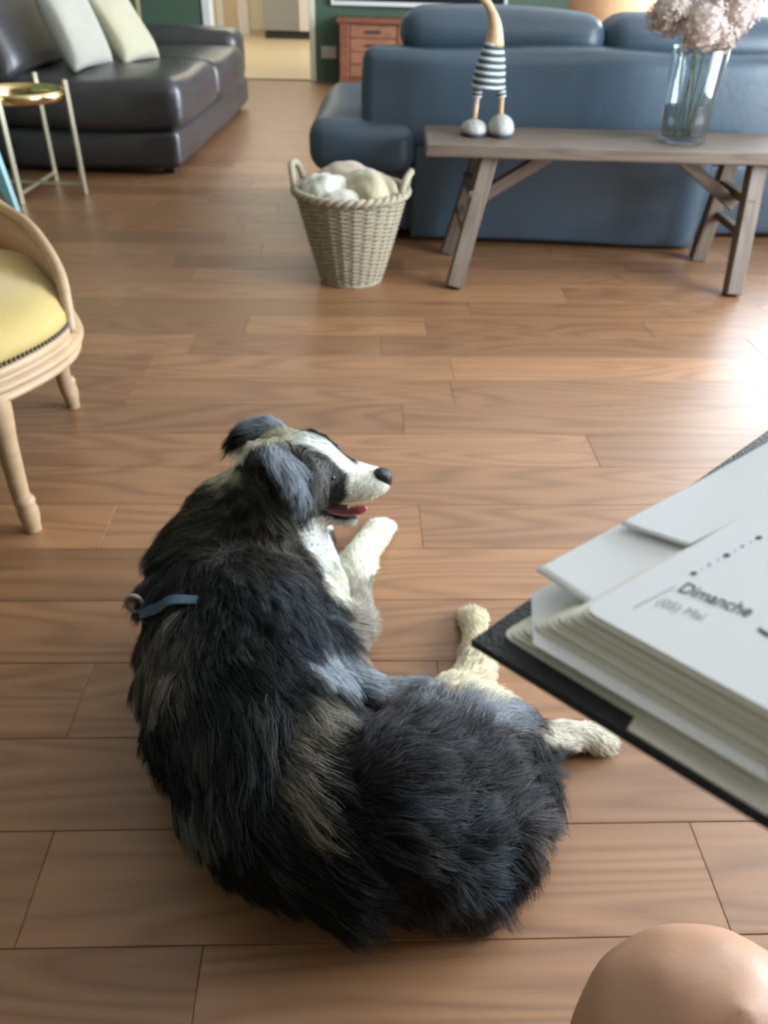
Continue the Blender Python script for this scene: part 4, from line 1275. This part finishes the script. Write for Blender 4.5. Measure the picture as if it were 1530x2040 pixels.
LU, LV = 0.315, 0.225
vfar = hit(1530, 1640) - NA; vfar /= np.linalg.norm(vfar)
prism('cover', [NA, NA + vfar * LV, NA + vfar * LV + u_ * LU, NA + u_ * LU], -0.0035, 0.0035, M['cover'], nbk, NA, 0.0008)
ORG = NA
def L2(px, py, off):            # point of the layer lying OFF above the cover, brought back to the cover plane
    return hit(px, py, off) - NN * off
def page_poly(c, f, n_, off, ext=0.2, cut=0.006):
    """sheet with corner at pixel c, far edge through pixel f, near edge through pixel n_; rounded corner"""
    C, Fp, Np = L2(*c, off), L2(*f, off), L2(*n_, off)
    df = (Fp - C) / np.linalg.norm(Fp - C); dn = (Np - C) / np.linalg.norm(Np - C)
    a0, b0_ = C + df * cut, C + dn * cut
    arc = [a0 * (1 - t) ** 2 + C * 2 * t * (1 - t) + b0_ * t * t for t in (0, .25, .5, .75, 1)]
    return arc + [C + dn * ext, C + dn * ext + df * ext * 1.25, C + df * ext * 1.25]
prism('inner_flap', [L2(1264, 1428, .0006), L2(1250, 1452, .0006), L2(1530, 1624, .0006), L2(1560, 1560, .0006), L2(1400, 1400, .0006)], 0.0, 0.0006, M['page'], nbk, NA)
bmf = bmesh.new()
NSH = 22
c0, f0, n0 = np.array((996, 1262)), np.array((1070, 1200)), np.array((1530, 1585))
c1_, f1_, n1_ = np.array((1160, 1216)), np.array((1530, 1004)), np.array((1530, 1418))
f0 = c0 + (f1_ - c1_) * 0.9
OT = 0.022
for i in range(NSH):
    t = i / (NSH - 1)
    tt = t ** 1.0
    off = 0.0012 + OT * t
    bow = np.array([2.5 * sin(i * 2.1), 1.5 * sin(i * 1.3)]) * (0 < i < NSH - 1)
    poly = page_poly(tuple(c0 + (c1_ - c0) * tt + bow), tuple(f0 + (f1_ - f0) * tt + bow), tuple(n0 + (n1_ - n0) * tt + bow), off)
    lo = [bmf.verts.new(p - NA + NN * (off - OT / NSH * 1.06)) for p in poly]
    hi = [bmf.verts.new(p - NA + NN * off) for p in poly]
    n = len(poly)
    bmf.faces.new(hi); bmf.faces.new(lo[::-1])
    for j in range(n):
        bmf.faces.new((lo[j], lo[(j + 1) % n], hi[(j + 1) % n], hi[j]))
pg = from_bm('page_stack', bmf, M['page'], nbk); pg['kind'] = 'stuff'
tabo = 0.0075
prism('divider_page', [L2(1058, 1186, tabo), L2(1062, 1284, tabo), L2(1075, 1292, tabo), L2(1530, 1560, tabo), L2(1530, 1300, tabo), L2(1160, 1130, tabo), L2(1102, 1160, tabo)], tabo, 0.0004, M['paper'], nbk, NA)
top_o = 0.0012 + OT
tp = prism('printed_page', page_poly((1160, 1214), (1530, 1002), (1530, 1416), top_o), top_o, 0.0005, M['paper'], nbk, NA)
def lettering(name, txt, p0, p1, pup, m, off, bold=0.0):
    cu = bpy.data.curves.new(name + '_font', 'FONT'); cu.body = txt; cu.size = 1.0; cu.offset = bold
    to = bpy.data.objects.new(name + '_font', cu); COL.objects.link(to)
    dg = bpy.context.evaluated_depsgraph_get()
    tm = bpy.data.meshes.new_from_object(to.evaluated_get(dg))
    bpy.data.objects.remove(to)
    vv = np.empty(len(tm.vertices) * 3); tm.vertices.foreach_get('co', vv); vv = vv.reshape(-1, 3)
    P0, P1, PU = hit(*p0, off), hit(*p1, off), hit(*pup, off)
    x0, x1 = vv[:, 0].min(), vv[:, 0].max()
    X, Yv = (P1 - P0) / (x1 - x0), (PU - P0) / 0.70
    wv_ = P0 + (vv[:, :1] - x0) * X + vv[:, 1:2] * Yv - NA
    tm.vertices.foreach_set('co', wv_.ravel()); tm.name = name; tm.update(); tm.materials.clear()
    return obj(name, tm, m, tp)
to_ = top_o + 0.0007
lettering('printed_word', 'Dimanche', (1349, 1177), (1489, 1229), (1371, 1160), M['ink'], to_, 0.012)
lettering('printed_date', '(05) Mai', (1306, 1203), (1396, 1236), (1322, 1191), M['ink_grey'], to_)
def mark(px, py, w, h):
    c = hit(px, py, to_); X = hit(px + w, py + w * 0.12, to_) - c; Yv = hit(px + h * 0.6, py - h, to_) - c
    bm = bmesh.new()
    bm.faces.new([bm.verts.new(c - NA + X * cos(a) + Yv * sin(a)) for a in [2 * pi * j / 10 for j in range(10)]])
    return from_bm('printed_mark', bm, M['ink'] if w > 4 else M['ink_grey'], tp)
for px, py, w, h in ((1382, 1142, 7, 3.5), (1413, 1125, 3.4, 2.6), (1448, 1106, 7, 3.5), (1479, 1088, 3.4, 2.6), (1512, 1071, 7, 3.5), (1398, 1134, 2, 1.4), (1431, 1116, 2, 1.4), (1464, 1098, 2, 1.4), (1496, 1080, 2, 1.4)):
    mark(px, py, w, h)
c_ = [hit(1508, 1254, to_), hit(1514, 1249, to_), hit(1526, 1258, to_), hit(1545, 1266, to_), hit(1542, 1273, to_), hit(1522, 1265, to_)]
bm = bmesh.new(); bm.faces.new([bm.verts.new(p - NA) for p in c_]); from_bm('printed_mark', bm, M['ink'], tp)
lc = [hit(1262, 1210, to_), hit(1345, 1168, to_), hit(1346, 1169.2, to_), hit(1263, 1211.4, to_)]
bm = bmesh.new(); bm.faces.new([bm.verts.new(p - NA) for p in lc]); from_bm('ruled_line', bm, M['ink_grey'], tp)

def loose(name, pix, off, amp, m, label, lift_edge=0.0, thick=0.0005, nu=36, seed=0):
    """creased sheet: bilinear patch between four pixel corners, gently buckled"""
    a, b, c, d = (L2(*p, off) for p in pix)
    rnd = random.Random(seed)
    ks = [(rnd.uniform(2, 7), rnd.uniform(2, 7), rnd.uniform(0, 6)) for _ in range(4)]
    o0 = a
    bm = bmesh.new(); g = [[None] * nu for _ in range(nu)]; g2 = [[None] * nu for _ in range(nu)]
    for i in range(nu):
        for j in range(nu):
            s, t = i / (nu - 1), j / (nu - 1)
            p = a * (1 - s) * (1 - t) + b * s * (1 - t) + c * s * t + d * (1 - s) * t
            h = amp * sum(sin(k1 * s + k2 * t + k3) for k1, k2, k3 in ks) / 4 + amp + lift_edge * max(0, 1 - s / 0.25) ** 2 * (0.4 + 0.6 * sin(pi * t))
            g[i][j] = bm.verts.new(p - o0 + NN * (off + h + thick)); g2[i][j] = bm.verts.new(p - o0 + NN * (off + h))
    for i in range(nu - 1):
        for j in range(nu - 1):
            bm.faces.new((g[i][j], g[i + 1][j], g[i + 1][j + 1], g[i][j + 1]))
            bm.faces.new((g2[i][j], g2[i][j + 1], g2[i + 1][j + 1], g2[i + 1][j]))
    rim = [(g[i][0], g2[i][0]) for i in range(nu)] + [(g[nu - 1][j], g2[nu - 1][j]) for j in range(1, nu)] + [(g[i][nu - 1], g2[i][nu - 1]) for i in range(nu - 2, -1, -1)] + [(g[0][j], g2[0][j]) for j in range(nu - 2, 0, -1)]
    for k in range(len(rim)):
        x, y = rim[k], rim[(k + 1) % len(rim)]
        bm.faces.new((x[0], x[1], y[1], y[0]))
    o = from_bm(name, bm, m, None, o0, smooth=True)
    return tag(o, label, 'paper', 'loose papers on the notebook')
ET = top_o + 0.001
loose('envelope', [(1067, 1141), (1200, 1222), (1700, 965), (1560, 868)], ET - 0.006, 0.0006, M['paper'], 'plain white envelope sticking out past the corner of the notebook', seed=3)
loose('folded_letter', [(1236, 1049), (1368, 1092), (1690, 935), (1560, 871)], ET - 0.0035, 0.0009, M['paper'], 'creased white folded letter lying on the envelope', lift_edge=0.0, seed=8)
